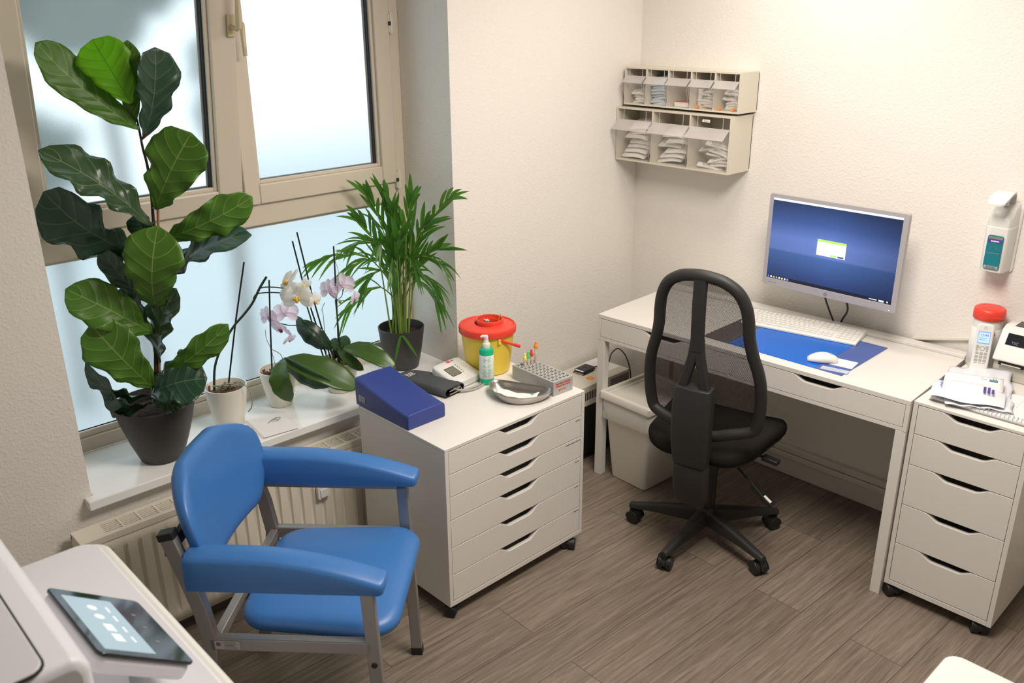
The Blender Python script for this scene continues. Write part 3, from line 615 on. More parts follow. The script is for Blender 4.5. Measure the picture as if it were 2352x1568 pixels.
obj('flower_bud', MB().ball((.006, -.035, .372), (.006, .006, .008)), 'pstem', o3, smooth=180)

# ---- palm
PO = (-1.289, 0.177, 0.567)
palm = thing('areca_palm', 'bushy areca palm in a charcoal pot at the right end of the window sill', 'plant', PO)
pot(palm, .067, .096, .178, 'potdark')
obj('soil', MB().lathe([(.085, .145), (.05, .152), (.01, .155)], seg=24), 'soil', palm, smooth=60)
rnd = random.Random(21)
def clampw(p):
    x, y, z = p; x += PO[0]; y += PO[1]
    if y > -.012: x = min(x, WR-.008)
    y = min(y, .295 if z+PO[2] < 1.25 else .262); return (x-PO[0], y-PO[1], z)
def leaflet(mb, B, D, L, w, droop, side):
    B = Vector(B); D = Vector(D).normalized(); s = D.cross(Vector((.69, .73, 0)))
    if s.length < .1: s = D.cross(Vector((0, 0, 1)))
    s = (s.normalized() + Vector((.69, .73, .2))*rnd.uniform(-.7, .7)).normalized()
    def P(u, v):
        t = 2*v-1; ww = w*(math.sin(PI*min(1, u*.86+.14))**.8)*(1 if u < .999 else 0)
        q = B + D*(L*u) + Vector((0, 0, -droop*L*u*u)) + s*(ww*t) + Vector((0, 0, .3*ww*abs(t))); return clampw(q)
    mb.grid(P, 7, 2, lambda u, v: (2*v-1, u))
for i, tp in enumerate(PALM):
    T = Vector(tp)-Vector(PO); a = rnd.uniform(0, 6.28); r = rnd.uniform(.008, .045)
    B = Vector((r*math.cos(a), r*math.sin(a), .14)); hgt = T.z-B.z
    low = hgt < .42
    Mid = B.lerp(T, .55 if not low else .6) + Vector((0, 0, .05 if not low else .13)) - Vector((T.x, T.y, 0))*(.22 if not low else .25)
    pth = [clampw(p) for p in spline([B, B.lerp(Mid, .5)+Vector((-T.x*.10, -T.y*.10, .02)), Mid, T.lerp(Mid, .45)+Vector((0, 0, .02)), T.lerp(Mid, .12)], 5)]
    fr = obj('frond_stem', MB().tube(pth, [.0038-.0028*k/len(pth) for k in range(len(pth))], 6), 'pstem', palm, smooth=60)
    mb = MB(); n = len(pth); k0 = int(n*(.42 if not low else .5))
    for k in range(k0, n, 2 if n-k0 > 6 else 1):
        p = Vector(pth[k]); d = (Vector(pth[min(k+1, n-1)])-Vector(pth[k-1])).normalized(); fr_ = (k-k0)/(n-k0)
        sd = d.cross(Vector((rnd.uniform(-.5, .5)+.6, rnd.uniform(-.5, .5)+.6, .25))).normalized()
        for sg in (-1, 1):
            if k == n-1: dd = d + sd*.25*sg
            else: dd = d*(1.3+.4*fr_) + sd*sg*rnd.uniform(.25, .75) + Vector((0, 0, rnd.uniform(.1, .75) if not low else 0))
            leaflet(mb, p, dd, rnd.uniform(.13, .225)*(1-.40*fr_)*(1 if not low else .70), rnd.uniform(.0060, .0095)*(1 if not low else .75), rnd.uniform(.05, .35)*(1 if not low else 2.0), sg)
    obj('frond', mb, 'palm', palm, smooth=180)
for i in range(12):
    a = rnd.uniform(0, 6.28); r = rnd.uniform(.01, .05); B = Vector((r*math.cos(a), r*math.sin(a), .14)); T = Vector((1.9*r*math.cos(a)-.01, 1.9*r*math.sin(a)-.02, rnd.uniform(.36, .60)))
    pth = [clampw(p) for p in spline([B, B.lerp(T, .5)+Vector((0, 0, .01)), T], 5)]
    obj('frond_stem', MB().tube(pth, [.0040-.0022*k/len(pth) for k in range(len(pth))], 6), 'pstem', palm, smooth=60)
    mb = MB()
    for q in range(3): leaflet(mb, pth[-1-q], (T-B).normalized()*1.2+Vector((rnd.uniform(-.5, .5), rnd.uniform(-.5, .5), .3)), rnd.uniform(.10, .19), rnd.uniform(.006, .009), rnd.uniform(0, .3), 1)
    obj('frond', mb, 'palm', palm, smooth=180)
# broad drooping tip hanging over the pot rim
mb = MB(); leaflet(mb, (-.055, -.075, .175), (-.06, -.01, -.12), .105, .006, .2, 1); leaflet(mb, (-.055, -.075, .175), (.055, -.09, -.12), .105, .006, .2, 1); obj('frond', mb, 'palm', palm, smooth=180)

# ---- sheets on the sill
pp = thing('leaflet_stack', 'thin stack of white leaflets lying on the sill in front of the cream pot', 'paper', (-1.985, .055, .567), rz=-.12)
for k in range(3): obj('sheet', MB().box(-.062+.004*k, .062+.006*k, -.085-.003*k, .085, .0005+.0015*k, .0015+.0015*k), 'paper', pp)
wire = tag(obj('curly_twig', MB().tube(spline([(.0,.0,.008),(.02,.005,.012),(.035,-.004,.008),(.05,.004,.012),(.02,.012,.008),(.045,.018,.009)], 5), .0014, 6), 'root', smooth=60, loc=(-1.985, .06, .569)), 'small dry twig lying on the white leaflets on the sill', 'twig')

# ============================================================ ARMCHAIR
ac = thing('armchair', 'blue vinyl padded armchair with grey steel frame in front of the radiator', 'chair', (-2.295, -0.732, 0), rz=-0.8103)
def sm(t): t = max(0, min(1, t)); return t*t*(3-2*t)
S_, UB, UF, ZA, ZF, PH, PW = .263, -.221, .256, .733, .672, .090, .078
for sgn in (-1, 1):
    # padded arm: flat at the back, curving down to the front
    def R(u):
        t = (u-UB)/(UF-UB); z = ZA - (ZA-ZF)*max(0, (t-.30)/.70)**1.9; zb = ZA-PH-.002
        w = PW/2; pr_ = []
        for y, zz in ((-w, zb), (-w-.001, zb+.3*(z-zb)), (-w-.001, z-.012), (-w+.003, z-.004), (-w+.010, z), (-w*.4, z+.004), (0, z+.005), (w*.4, z+.004), (w-.010, z), (w-.003, z-.004), (w+.001, z-.012), (w+.001, zb+.3*(z-zb)), (w, zb)):
            pr_.append((u, sgn*S_+y, zz))
        return pr_
    rs = [R(UB+(UF-UB)*k/16) for k in range(17)]
    def shrink(r, du, f): c = (max(p[2] for p in r)+min(p[2] for p in r))/2; return [(p[0]+du, sgn*S_+(p[1]-sgn*S_)*f, c+(p[2]-c)*f) for p in r]
    rs = [shrink(rs[0], -.004, .93)] + rs + [shrink(rs[-1], .007, .93), shrink(rs[-1], .012, .80)]
    obj('arm_pad', MB().rings(rs), 'blue', ac, smooth=60)
    y = sgn*(S_-.004)
    rear = [(-.275, y, 0), (-.205, y, .40), (-.198, y, .46), (-.212, y, .56), (-.232, y, .64), (-.268, y, .772)]
    obj('rear_upright', MB().tube(rear, .0, sq=(.019, .0135), upv=(1, 0, 0)), 'steel', ac, bevel=.003)
    obj('upright_cap', MB().tube([(-.266, y, .765), (-.271, y, .785)], 0, sq=(.021, .0155), upv=(1, 0, 0)), 'black', ac, bevel=.002)
    obj('arm_rail', MB().box(-.235, .236, y-.0135, y+.0135, .618, .643), 'steel', ac, bevel=.003)
    obj('front_leg', MB().tube([(.219, y, .640), (.226, y, .42), (.238, y, .02)], 0, sq=(.017, .0135), upv=(1, 0, 0)), 'steel', ac, bevel=.003)
    obj('foot_cap', MB().tube([(.2375, y, .028), (.239, y, 0)], 0, sq=(.0185, .015), upv=(1, 0, 0)), 'black', ac, bevel=.002)
    obj('foot_cap', MB().tube([(-.270, y, .028), (-.275, y, 0)], 0, sq=(.0205, .015), upv=(1, 0, 0)), 'black', ac, bevel=.002)
    ra = obj('seat_rail', MB().box(-.198, .222, y-.0135, y+.0135, .437, .474), 'steel', ac, bevel=.003)
    if sgn < 0:
        st_ = obj('type_plate', MB().box(-.185, -.118, y-.0146, y-.0138, .444, .469), 'grey', ra)
        b_ = MB().box(-.180, -.170, y-.0152, y-.0147, .454, .464)
        for a_ in range(5): b_.box(-.160+.002*(a_ % 2), -.126-.004*(a_ % 3), y-.0150, y-.0147, .4475+.004*a_, .4487+.004*a_)
        obj('plate_print', b_, 'print', ra)
    obj('rail_plug', MB().prism([(.227+.008*math.cos(k*PI/8), .415+.008*math.sin(k*PI/8)) for k in range(16)], y-sgn*(-.0132)-.002, y+sgn*.0132+.002, 'y') if 0 else MB().prism([(.2265+.008*math.cos(k*PI/8), .405+.008*math.sin(k*PI/8)) for k in range(16)], min(y+sgn*.013, y+sgn*.0165), max(y+sgn*.013, y+sgn*.0165), 'y'), 'black', ac, bevel=.001)
obj('crossbar', MB().box(-.200, -.176, -.246, .246, .440, .470), 'steel', ac, bevel=.003)
obj('crossbar', MB().box(.195, .219, -.246, .246, .425, .450), 'steel', ac, bevel=.003)
# seat cushion: rounded, domed
def pad(fu, nz, half, zc, th, dome=.012, sx=1.0):
    pass
def cushion(outline, z0, z1, dome, n=6):
    cx = sum(p[0] for p in outline)/len(outline); cy = sum(p[1] for p in outline)/len(outline); R_ = []
    seq = [(.93, z0), (.985, z0+.010), (1.0, z0+.5*(z1-z0)), (.992, z1-.014), (.965, z1-.004), (.90, z1+dome*.25), (.75, z1+dome*.6), (.5, z1+dome*.9), (.25, z1+dome), (.02, z1+dome)]
    for s, z in seq: R_.append([(cx+(p[0]-cx)*s, cy+(p[1]-cy)*s, z) for p in outline])
    return MB().rings(R_)
def supel(u0, u1, h0, h1, r=.09, n=8):   # trapezoid with round corners: half width h0 at u0, h1 at u1
    pts = []
    for (cx, cy, a0, rr) in ((u1-r, h1-r, 0, r), (u0+r, h0-r, 90, r), (u0+r, -h0+r, 180, r), (u1-r, -h1+r, 270, r)):
        for k in range(n+1): a = math.radians(a0+90*k/n); pts.append((cx+rr*math.cos(a), cy+rr*math.sin(a)))
    return pts
obj('seat', cushion(supel(-.150, .282, .225, .246, .085), .452, .498, .012), 'blue', ac, smooth=60)
# back pad
def backpad():
    mb = MB(); H = .300; rows = 22; cols = 20
    def half(h):
        t = h/H
        return .255*(1-max(0, (t-.55)/.45)**2.6*.62)*(1-max(0, (.5-t)/.5)**2.0*.30)
    def P(h, s, side):     # s in -1..1
        w = half(h); y = w*s; rim = min(1, (1-abs(s))*6)*min(1, (H-h)/.03)*min(1, (h)/.03); rim = max(0, rim)**.5
        curve = .055*(y/.25)**2
        return (curve + side*(.006+.018*rim), y, h)
    ring = []
    for side in (1, -1):
        mb.grid(lambda u, v, side=side: P(.004+(H-.008)*(.5-.5*math.cos(PI*u)), math.sin((2*v-1)*PI/2), side), rows, cols)
    return mb
bp_ = backpad()
ta = math.radians(13)
bp_.v = [(-.268+.018+x*math.cos(ta)-(z)*math.sin(ta)+.02, y, .598+z*math.cos(ta)+x*math.sin(ta)) for x, y, z in bp_.v]
bo = obj('backrest', bp_, 'blue', ac, smooth=180)
bm = bmesh.new(); bm.from_mesh(bo.data); bmesh.ops.remove_doubles(bm, verts=bm.verts, dist=.004)
be = [e for e in bm.edges if e.is_boundary]
if be: bmesh.ops.bridge_loops(bm, edges=be)
bmesh.ops.recalc_face_normals(bm, faces=bm.faces); bm.to_mesh(bo.data); bm.free(); bo.data.shade_smooth()
obj('back_bracket', MB().box(-.292, -.272, -.245, .245, .70, .735), 'black', ac, bevel=.003)

# ============================================================ DRAWER UNITS
def scallop(x0, x1, z0, z1, c, w, d):
    """front outline: rectangle with a soft finger scoop in its top edge"""
    P = [(x0, z0), (x1, z0), (x1, z1)]
    a = c+w/2; b = c-w/2; s = w*.27
    for k in range(9): t = k/8; P.append((a-s*t, z1-d*sm(t)))
    for k in range(9): t = k/8; P.append((b+s*(1-t), z1-d*sm(1-t)))
    P.append((x0, z1)); return P
def caster(parent, x, y, ang, r=.0222):
    t = obj('caster', MB().box(x-.016, x+.016, y-.016, y+.016, r*2+.001, r*2+.006), 'black', parent, bevel=.001)
    mb = MB().at((x, y, 0), ang)
    for sx in (-.0155, .0155): mb.add(*cyl((sx-.0125, .008, r), (sx+.0125, .008, r), r))
    obj('wheel', mb, 'black', t, bevel=.003)
    h = MB().at((x, y, 0), ang); P = [(.008+(r+.003)*math.cos(math.radians(q)), r+(r+.003)*math.sin(math.radians(q))) for q in range(20, 200, 15)]
    h.prism(P, -.006, .006, 'x'); h.box(-.007, .007, -.007, .012, r, r*2+.004); obj('hood', h, 'black', t, bevel=.001)
    return t
def cyl(a, b, r, n=20, r2=None):
    m = MB().tube([a, b], [r, r2 if r2 is not None else r], n); return m.v, m.f
du = thing('drawer_unit', 'wide low white six-drawer unit on castors holding the blue wedge cushion', 'drawer unit', (-1.761, -.679, 0), rz=.0033)
Wd, Dp = .670, .480
obj('top_panel', MB().box(0, Wd, 0, Dp, .648, .660), 'white', du, bevel=.0012)
obj('side_panel', MB().box(0, .015, 0, Dp, .052, .6475), 'white', du, bevel=.0008); obj('side_panel', MB().box(Wd-.015, Wd, 0, Dp, .052, .6475), 'white', du, bevel=.0008)
obj('bottom_panel', MB().box(.015, Wd-.015, 0, Dp, .052, .070), 'white', du, bevel=.0008); obj('back_panel', MB().box(.015, Wd-.015, Dp-.006, Dp-.001, .07, .647), 'edge', du)
zb = [.647, .563, .478, .391, .283, .176, .0715]
for k in range(6):
    z1, z0 = zb[k]-.0012, zb[k+1]+.0012
    fr = obj('drawer', MB().prism(scallop(.0165, Wd-.0165, z0, z1, .335, .205, .027), .0005, .0175, 'y'), 'white', du, bevel=.0012)
    obj('drawer_box', MB().box(.03, Wd-.03, .018, .42, z0+.006, z0+.012).box(.03, .036, .018, .42, z0+.012, z1-.035).box(Wd-.036, Wd-.03, .018, .42, z0+.012, z1-.035).box(.03, Wd-.03, .414, .42, z0+.012, z1-.035), 'edge', fr)
    if k:
        w_ = .075 if k == 2 else .026; lb = MB(); x_ = .648-w_; rnd = random.Random(k)
        while x_ < .646: ww = rnd.uniform(.002, .0045); lb.box(x_, x_+ww, -.0002, .0004, z1-.0125, z1-.0125+rnd.uniform(.0022, .0036)); x_ += ww+.0012
        obj('drawer_label', lb, 'print', fr)
for x, y, a in ((.032, .020, .6), (Wd-.052, .022, 2.2), (.045, Dp-.045, 1.0), (Wd-.045, Dp-.045, 2.8)): caster(du, x, y, a)

du5 = thing('drawer_unit', 'tall narrow white five-drawer unit on castors at the right end of the desk', 'drawer unit', (-.545, -1.641, 0), rz=.0183)
W5, D5 = .360, .540
obj('top_panel', MB().box(0, D5, -W5, 0, .750, .7605), 'white', du5, bevel=.0012)
obj('side_panel', MB().box(0, D5, -.015, 0, .048, .7495), 'white', du5, bevel=.0008); obj('side_panel', MB().box(0, D5, -W5, -W5+.015, .048, .7495), 'white', du5, bevel=.0008)
obj('bottom_panel', MB().box(0, D5, -W5+.015, -.015, .048, .066), 'white', du5, bevel=.0008); obj('back_panel', MB().box(D5-.006, D5-.001, -W5+.015, -.015, .066, .749), 'edge', du5)
z5 = [.749, .645, .531, .376, .221, .0675]
for k in range(5):
    z1, z0 = z5[k]-.0012, z5[k+1]+.0012
    obj('drawer', MB().prism([(-x, z) for x, z in scallop(.0165, W5-.0165, z0, z1, .186, .185, .022)], .0005, .0175, 'x'), 'white', du5, bevel=.0012)
for x, y, a in ((.016, -.034, .9), (.016, -W5+.034, .5), (D5-.045, -.035, 2.2), (D5-.045, -W5+.035, 1.2)): caster(du5, x, y, a-PI/2)

# ============================================================ DESK
desk = thing('desk', 'white writing desk with two slim drawers along the right wall', 'desk', (-.626, -.330, 0), rz=.048)
DW, DD = 1.310, .553
obj('top_panel', MB().box(0, DD, -DW, 0, .7455, .7625), 'white', desk, bevel=.0012)
obj('cable_rail', MB().box(DD-.045, DD, -DW, 0, .7628, .776), 'white', desk, bevel=.002)
obj('apron', MB().box(0, DD, -.014, 0, .648, .745).box(0, DD, -DW, -DW+.014, .648, .745).box(DD-.014, DD, -DW+.014, -.014, .648, .745).box(0.001, DD-.014, -DW+.014, -.014, .648, .662).box(.001, DD-.014, -.662, -.650, .662, .745), 'white', desk, bevel=.0008)
for c0, c1, cc in ((.0155, .6490, .327), (.6630, 1.2945, .988)):
    d_ = obj('drawer', MB().prism([(-x, z) for x, z in scallop(c0, c1, .6635, .7435, cc, .195, .021)], .0005, .0165, 'x'), 'white', desk, bevel=.0012)
    obj('drawer_box', MB().box(.0165, .45, -c1+.02, -c0-.02, .668, .673).box(.0165, .45, -c1+.02, -c1+.026, .673, .715).box(.0165, .45, -c0-.026, -c0-.02, .673, .715), 'edge', d_)
for x, y in ((.001, -.036), (.001, -DW+.001), (DD-.037, -.036), (DD-.037, -DW+.001)):
    obj('leg', MB().box(x, x+.036, y, y+.035, 0, .647), 'white', desk, bevel=.0015)
    s_ = 1 if x < .1 else -1
    obj('leg_bracket', MB().prism([((x+.0365 if s_ > 0 else x-.0005), .647), ((x+.0365 if s_ > 0 else x-.0005)+s_*.03, .647), ((x+.0365 if s_ > 0 else x-.0005), .63)], y+.006, y+.029, 'y'), 'white', desk)

# ---- on the desk
dm = thing('desk_mat', 'blue desk mat with violet side strips lying on the desk', 'desk mat', (-.345, -1.085, .7630), rz=math.radians(1.2))
obj('centre_sheet', MB().box(-.188, .188, -.185, .175, 0, .0022), 'matblue', dm, bevel=.0006)
obj('side_strip', MB().box(-.188, .188, -.288, -.1855, 0, .0022), 'matstrip', dm, bevel=.0006)['label'] = 'blue-violet side strip'
obj('side_strip', MB().box(-.188, .188, .1755, .288, 0, .0022), 'matdark', dm, bevel=.0006)['label'] = 'taupe side strip'
def card(loc, w, h, rz, label, mt='paper'):
    t = thing('note_card', label, 'card', loc, rz)
    obj('sheet', MB().box(-w/2, w/2, -h/2, h/2, 0, .0008), mt, t)
    lb = MB(); rnd = random.Random(int(w*1e4))
    for k in range(4): lb.box(-w/2+.006, w/2-.012-rnd.uniform(0, .02), -h/2+.007+k*(h-.012)/4, -h/2+.0082+k*(h-.012)/4, .0008, .001)
    obj('print_lines', lb, 'grey', t)
card((-.418, -1.328, .7653), .082, .075, .15-PI/2, 'small white printed card on the violet strip of the blue mat, nearer the keyboard')
card((-.497, -1.335, .7653), .095, .032, .22-PI/2, 'narrow pale card at the front edge of the blue mat below the mouse', mat('pale_lilac_card', (.50, .55, .68), .5))
kb = thing('keyboard', 'white computer keyboard lying across the blue desk mat', 'keyboard', (-.192, -1.036, .7655), rz=math.radians(11)-PI/2)
obj('keyboard_body', MB().prism([(-.076, 0), (.076, 0), (.076, .020), (.068, .0215), (-.070, .010), (-.076, .008)], -.230, .230, 'x'), 'plast', kb, bevel=.002)
key = None; n = 0
KP = []
for r_ in range(6):
    y = .060-.0215*r_; zr = .0102+.0118*((y+.07)/.138); x = -.222
    ws = {0: [1]*15, 1: [1]*13+[2], 2: [1.5]+[1]*12+[1.5], 3: [1.8]+[1]*11+[2.2], 4: [1.3]+[1]*11+[2.7], 5: [1.2, 1.2, 1.2, 6, 1.2, 1.2, 1.2, 1.2]}[r_]
    tot = sum(ws); sc_ = .292/tot
    for w_ in ws: KP.append((x+w_*sc_/2, y, zr, w_*sc_-.0028)); x += w_*sc_
    for k in range(3): 
        if r_ != 3: KP.append((.083+.0195*k, y, zr, .0165))
    if r_ > 0:
        for k in range(4): KP.append((.152+.0195*k, y, zr, .0165))
kbm = {}
for x, y, z, w_ in KP[:100]:
    kx = round(w_, 4)
    if kx not in kbm: kbm[kx] = obj('key', MB().rings([[(a*kx/2*f, b*.0088*f, zz) for a, b in ((-1,-1),(1,-1),(1,1),(-1,1))] for f, zz in ((1, 0), (.98, .0022), (.88, .0032))]), 'plast', kb, loc=(x, y, z))
    else:
        o = kbm[kx].copy(); COL.objects.link(o); o.location = (x, y, z)
if len(KP) > 100:
    mb = MB()
    for x, y, z, w_ in KP[100:]: mb.at((x, y, z)); mb.rings([[(a*w_/2*f, b*.0088*f, zz) for a, b in ((-1,-1),(1,-1),(1,1),(-1,1))] for f, zz in ((1, 0), (.98, .0022), (.88, .0032))])
    obj('keys', mb, 'plast', kb)['kind'] = 'stuff'
ms = thing('computer_mouse', 'white computer mouse on the blue desk mat', 'mouse', (-.452, -1.262, .7653), rz=math.radians(-58))
mb = MB()
Rr = []
for k in range(13):
    u = k/12; x = -.052+.104*u; w_ = .0315*max(.05, math.sin(PI*(.06+.88*u)))**.45; h_ = .034*max(.08, math.sin(PI*(.08+.78*u)))**.7
    Rr.append([(x, w_*math.cos(2*PI*j/20), max(.0005, h_*.35+h_*.65*math.sin(2*PI*j/20)) if math.sin(2*PI*j/20) > -.5 else .0005) for j in range(20)])
obj('mouse_shell', MB().rings(Rr), 'plast', ms, smooth=70)
obj('scroll_wheel', MB().add(*cyl((.026, -.0035, .026), (.026, .0035, .026), .007)), 'grey', ms, smooth=40)

# ---- monitor on a wall arm
mo = thing('monitor', 'silver framed computer monitor showing a blue desktop, held on the wall above the desk', 'monitor', (-.20, -1.1175, .918))
mw, mh = .2775, .372
f = MB().prism(rrect(-mw, mw, 0, mh, .010), 0, .030, 'x')
# frame as a bezel ring
def ringpr(out, inn, x0, x1):
    n = len(out); vs = [(x0, *p) for p in out]+[(x0, *p) for p in inn]+[(x1, *p) for p in out]+[(x1, *p) for p in inn]; fs = []
    for i in range(n):
        j = (i+1) % n; fs += [(i, j, n+j, n+i), (2*n+i, 3*n+i, 3*n+j, 2*n+j), (i, 2*n+i, 2*n+j, j), (n+i, n+j, 3*n+j, 3*n+i)]
    return MB().add(vs, fs)
def prect(x0, x1, y0, y1, n=5): # rectangle with matching vertex count
    P = []
    for cx, cy in ((x1, y1), (x0, y1), (x0, y0), (x1, y0)): P += [(cx, cy)]*(n+1)
    return P
S0, S1, SZ0, SZ1 = -.2575, .2605, .0300, .3560
obj('bezel', ringpr(rrect(-mw, mw, 0, mh, .010), rrect(S0, S1, SZ0, SZ1, .0006), 0, .004), 'silver', mo, bevel=.0012)
obj('back_shell', MB().prism(rrect(-mw, mw, 0, mh, .010), .0045, .022, 'x').prism(rrect(-.16, .16, .06, .32, .02), .022, .052, 'x'), 'silver', mo, bevel=.003)
scm = emit('screen_picture', (0, 0, 0), 1.0); nt = scm.node_tree; b = nt.nodes['Principled BSDF']; b.inputs['Roughness'].default_value = .3
tc = nt.nodes.new('ShaderNodeTexCoord'); sp = nt.nodes.new('ShaderNodeSeparateXYZ'); nt.links.new(tc.outputs['Generated'], sp.inputs[0])
rp = nt.nodes.new('ShaderNodeValToRGB'); e = rp.color_ramp.elements; e[0].position = 0; e[0].color = (.012, .035, .13, 1); e[1].position = 1; e[1].color = (.010, .030, .10, 1)
for pos, c in ((.08, (.02, .05, .18, 1)), (.36, (.055, .13, .37, 1)), (.385, (.12, .20, .52, 1)), (.55, (.13, .22, .58, 1)), (.75, (.045, .10, .32, 1))): x = e.new(pos); x.color = c
nt.links.new(sp.outputs['Z'], rp.inputs[0])
rp2 = nt.nodes.new('ShaderNodeValToRGB'); e = rp2.color_ramp.elements; e[0].position = 0; e[0].color = (.45, .45, .45, 1); e[1].position = 1; e[1].color = (.75, .75, .75, 1); x = e.new(.5); x.color = (1, 1, 1, 1)
nt.links.new(sp.outputs['Y'], rp2.inputs[0])
mx = nt.nodes.new('ShaderNodeMix'); mx.data_type = 'RGBA'; mx.blend_type = 'MULTIPLY'; mx.inputs[0].default_value = 1; nt.links.new(rp.outputs[0], mx.inputs[6]); nt.links.new(rp2.outputs[0], mx.inputs[7]); nt.links.new(mx.outputs[2], b.inputs['Emission Color'])
scr = obj('screen', MB().box(.0015, .004, S0, S1, SZ0, SZ1), scm, mo)
def sq(y0, y1, z0, z1, x=.0012, mb=None): return (mb or MB()).box(x, x+.0003, y0, y1, z0, z1)
obj('window_bar', sq(S0, S1, SZ1-.0085, SZ1), emit('screen_white', (.9, .95, 1), 1.0), scr)
obj('task_bar', sq(S0, S1, SZ0, SZ0+.013), emit('screen_black', (.004, .006, .02), 1.0), scr)
# dialog: centre y local: px (1878..1944) -> world y -1.060..-1.178 => local +.0575..-.060 ; z .161..-.223
obj('dialog_box', sq(-.0600, .0575, .162, .2155, .0009), emit('screen_paper', (.86, .90, .98), 1.0), scr)
obj('dialog_title', sq(-.0600, .0575, .2155, .2245, .0009), emit('screen_lime', (.50, .85, .12), 1.0), scr)
obj('dialog_buttons', sq(-.024, .001, .1645, .1705, .0006), emit('screen_lime_button', (.42, .8, .2), 1.0), scr); obj('dialog_buttons', sq(-.054, -.030, .1645, .1705, .0006), emit('screen_navy', (.05, .08, .28), 1.0), scr)
for k, c in enumerate(((.1, .25, .9), (.9, .85, .8), (.9, .4, .2), (.1, .5, .8), (.9, .9, .9), (.8, .8, .3), (.8, .85, .95), (.3, .3, .9))):
    obj('task_icon', sq(S1-.0125-.0122*k, S1-.0055-.0122*k, SZ0+.003, SZ0+.010, .0009), emit('screen_icon_%s' % 'abcdefgh'[k], c, 1.0), scr)
obj('task_tray', sq(S0+.012, S0+.018, SZ0+.004, SZ0+.010, .0009, sq(S0+.055, S0+.085, SZ0+.005, SZ0+.0085, .0009, sq(S0+.028, S0+.048, SZ0+.003, SZ0+.010, .0009))), emit('screen_tray', (.7, .75, .85), 1.0), scr)
FM = lambda y, z, x=-.0006: frame_m((x, y, z), (0, -1, 0), (0, 0, 1))
obj('logo_ring', MB().tube([(-.0004, .007*math.cos(k*PI/12), .0135+.007*math.sin(k*PI/12)) for k in range(24)], .0006, 6, closed=True), 'mid', mo, smooth=60)
letters('logo_letters', 'hp', .0125, FM(0, .0145) @ Matrix.Shear('XZ', 4, (0, 0)), 'mid', mo, .0002)
obj('model_mark', MB().box(-.0005, 0, .215, .250, .0135, .0148), 'mid', mo)
for k in range(5): obj('bezel_button', MB().prism(rrect(-.165-.020*k-(.012 if k == 4 else 0), -.151-.020*k-(.012 if k == 4 else 0), .006, .011, .002, 3), -.0008, .0, 'x'), 'silver', mo)
obj('power_light', MB().box(-.0011, -.0008, -.256, -.252, .008, .010), emit('white_led', (1, 1, 1), 2.5), mo)
obj('wall_arm', MB().box(.052, .070, -.05, .05, .12, .22).box(.070, .16, -.02, .02, .15, .19).box(.16, .20, -.05, .05, .11, .23), 'silver', mo, bevel=.003)
obj('power_cable', MB().tube(spline([(.03, .052, .06), (.06, .046, .02), (.10, .040, -.05), (.14, .035, -.11), (.165, .03, -.15), (.182, .028, -.20)], 6), .0035, 8), 'cable', mo, smooth=60)
obj('video_cable', MB().tube(spline([(.03, -.045, .06), (.06, -.050, .01), (.10, -.050, -.05), (.13, -.035, -.085), (.160, -.008, -.125), (.180, .008, -.16), (.185, .012, -.20)], 6), .0040, 8), 'cable', mo, smooth=60)

# ============================================================ OFFICE CHAIR
oc = thing('office_chair', 'black swivel office chair with tall mesh backrest at the desk', 'chair', (-.696, -.983, 0))
for k in range(5):
    a = math.radians(41 + 72*k); ca, sa = math.cos(a), math.sin(a); r = .300
    R_ = []
    for q, (d, w_, zt, zb_) in enumerate(((.02, .030, .135, .075), (.10, .026, .122, .072), (.20, .021, .104, .072), (r-.015, .018, .088, .066), (r+.012, .016, .083, .066))):
        R_.append([(d*ca-w_*sa*s*f, d*sa+w_*ca*s*f, z) for s, f, z in ((1, 1, zb_), (1, .8, zt-.006), (1, .45, zt), (-1, .45, zt), (-1, .8, zt-.006), (-1, 1, zb_))])
    arm = obj('base_arm', MB().rings(R_), 'black2', oc, bevel=.003)
    mb = MB().at((r*ca, r*sa, 0), a+PI/2+.5*math.sin(3*k+1)*.8)
    for sx in (-.0155, .0155): mb.add(*cyl((sx-.011, .012, .0265), (sx+.011, .012, .0265), .0265))
    cs = obj('caster', mb, 'black', oc, bevel=.004)
    h = MB().at((r*ca, r*sa, 0), a+PI/2+.5*math.sin(3*k+1)*.8); P = [(.012+.029*math.cos(math.radians(q)), .0265+.029*math.sin(math.radians(q))) for q in range(-10, 190, 15)]
    h.prism(P, -.027, -.0255, 'x'); h.prism(P, -.006, .006, 'x'); h.prism(P, .0255, .027, 'x'); h.lathe([(.011, .045), (.011, .070)], (0, 0), 12); obj('caster_hood', h, 'black', cs, bevel=.001)
obj('hub', MB().lathe([(.030, .060), (.040, .066), (.046, .08), (.044, .125), (.036, .140), (.03, .145)]), 'black2', oc, smooth=40)
obj('gas_column', MB().lathe([(.030, .145), (.031, .30), (.036, .31), (.037, .375), (.030, .385), (.024, .40), (.024, .42)]), 'black', oc, smooth=40)
RZ = math.radians(12)
def lc(p): return (p[0]*math.cos(RZ)-p[1]*math.sin(RZ), p[0]*math.sin(RZ)+p[1]*math.cos(RZ), p[2])
def rotm(mb): mb.v = [lc(p) for p in mb.v]; return mb
obj('mechanism', rotm(MB().box(-.13, .09, -.055, .055, .405, .445).box(-.235, -.12, -.028, .028, .415, .440)), 'black', oc, bevel=.006)
so = supel(-.215, .235, .205, .235, .10)
mb = cushion(so, .432, .492, .006); mb.v = [(x, y, z + (.016*sm((abs(y)-.10)/.12)) + .018*sm((x-.02)/.2)*0 - .02*sm((x-.12)/.12)) for x, y, z in mb.v]
obj('seat', rotm(mb), 'blackfab', oc, smooth=70)
obj('seat_shell', rotm(MB().rings([[(x*f, y*f, z) for x, y in so] for f, z in ((.70, .425), (.94, .437), (.97, .452))])), 'black', oc, smooth=60)
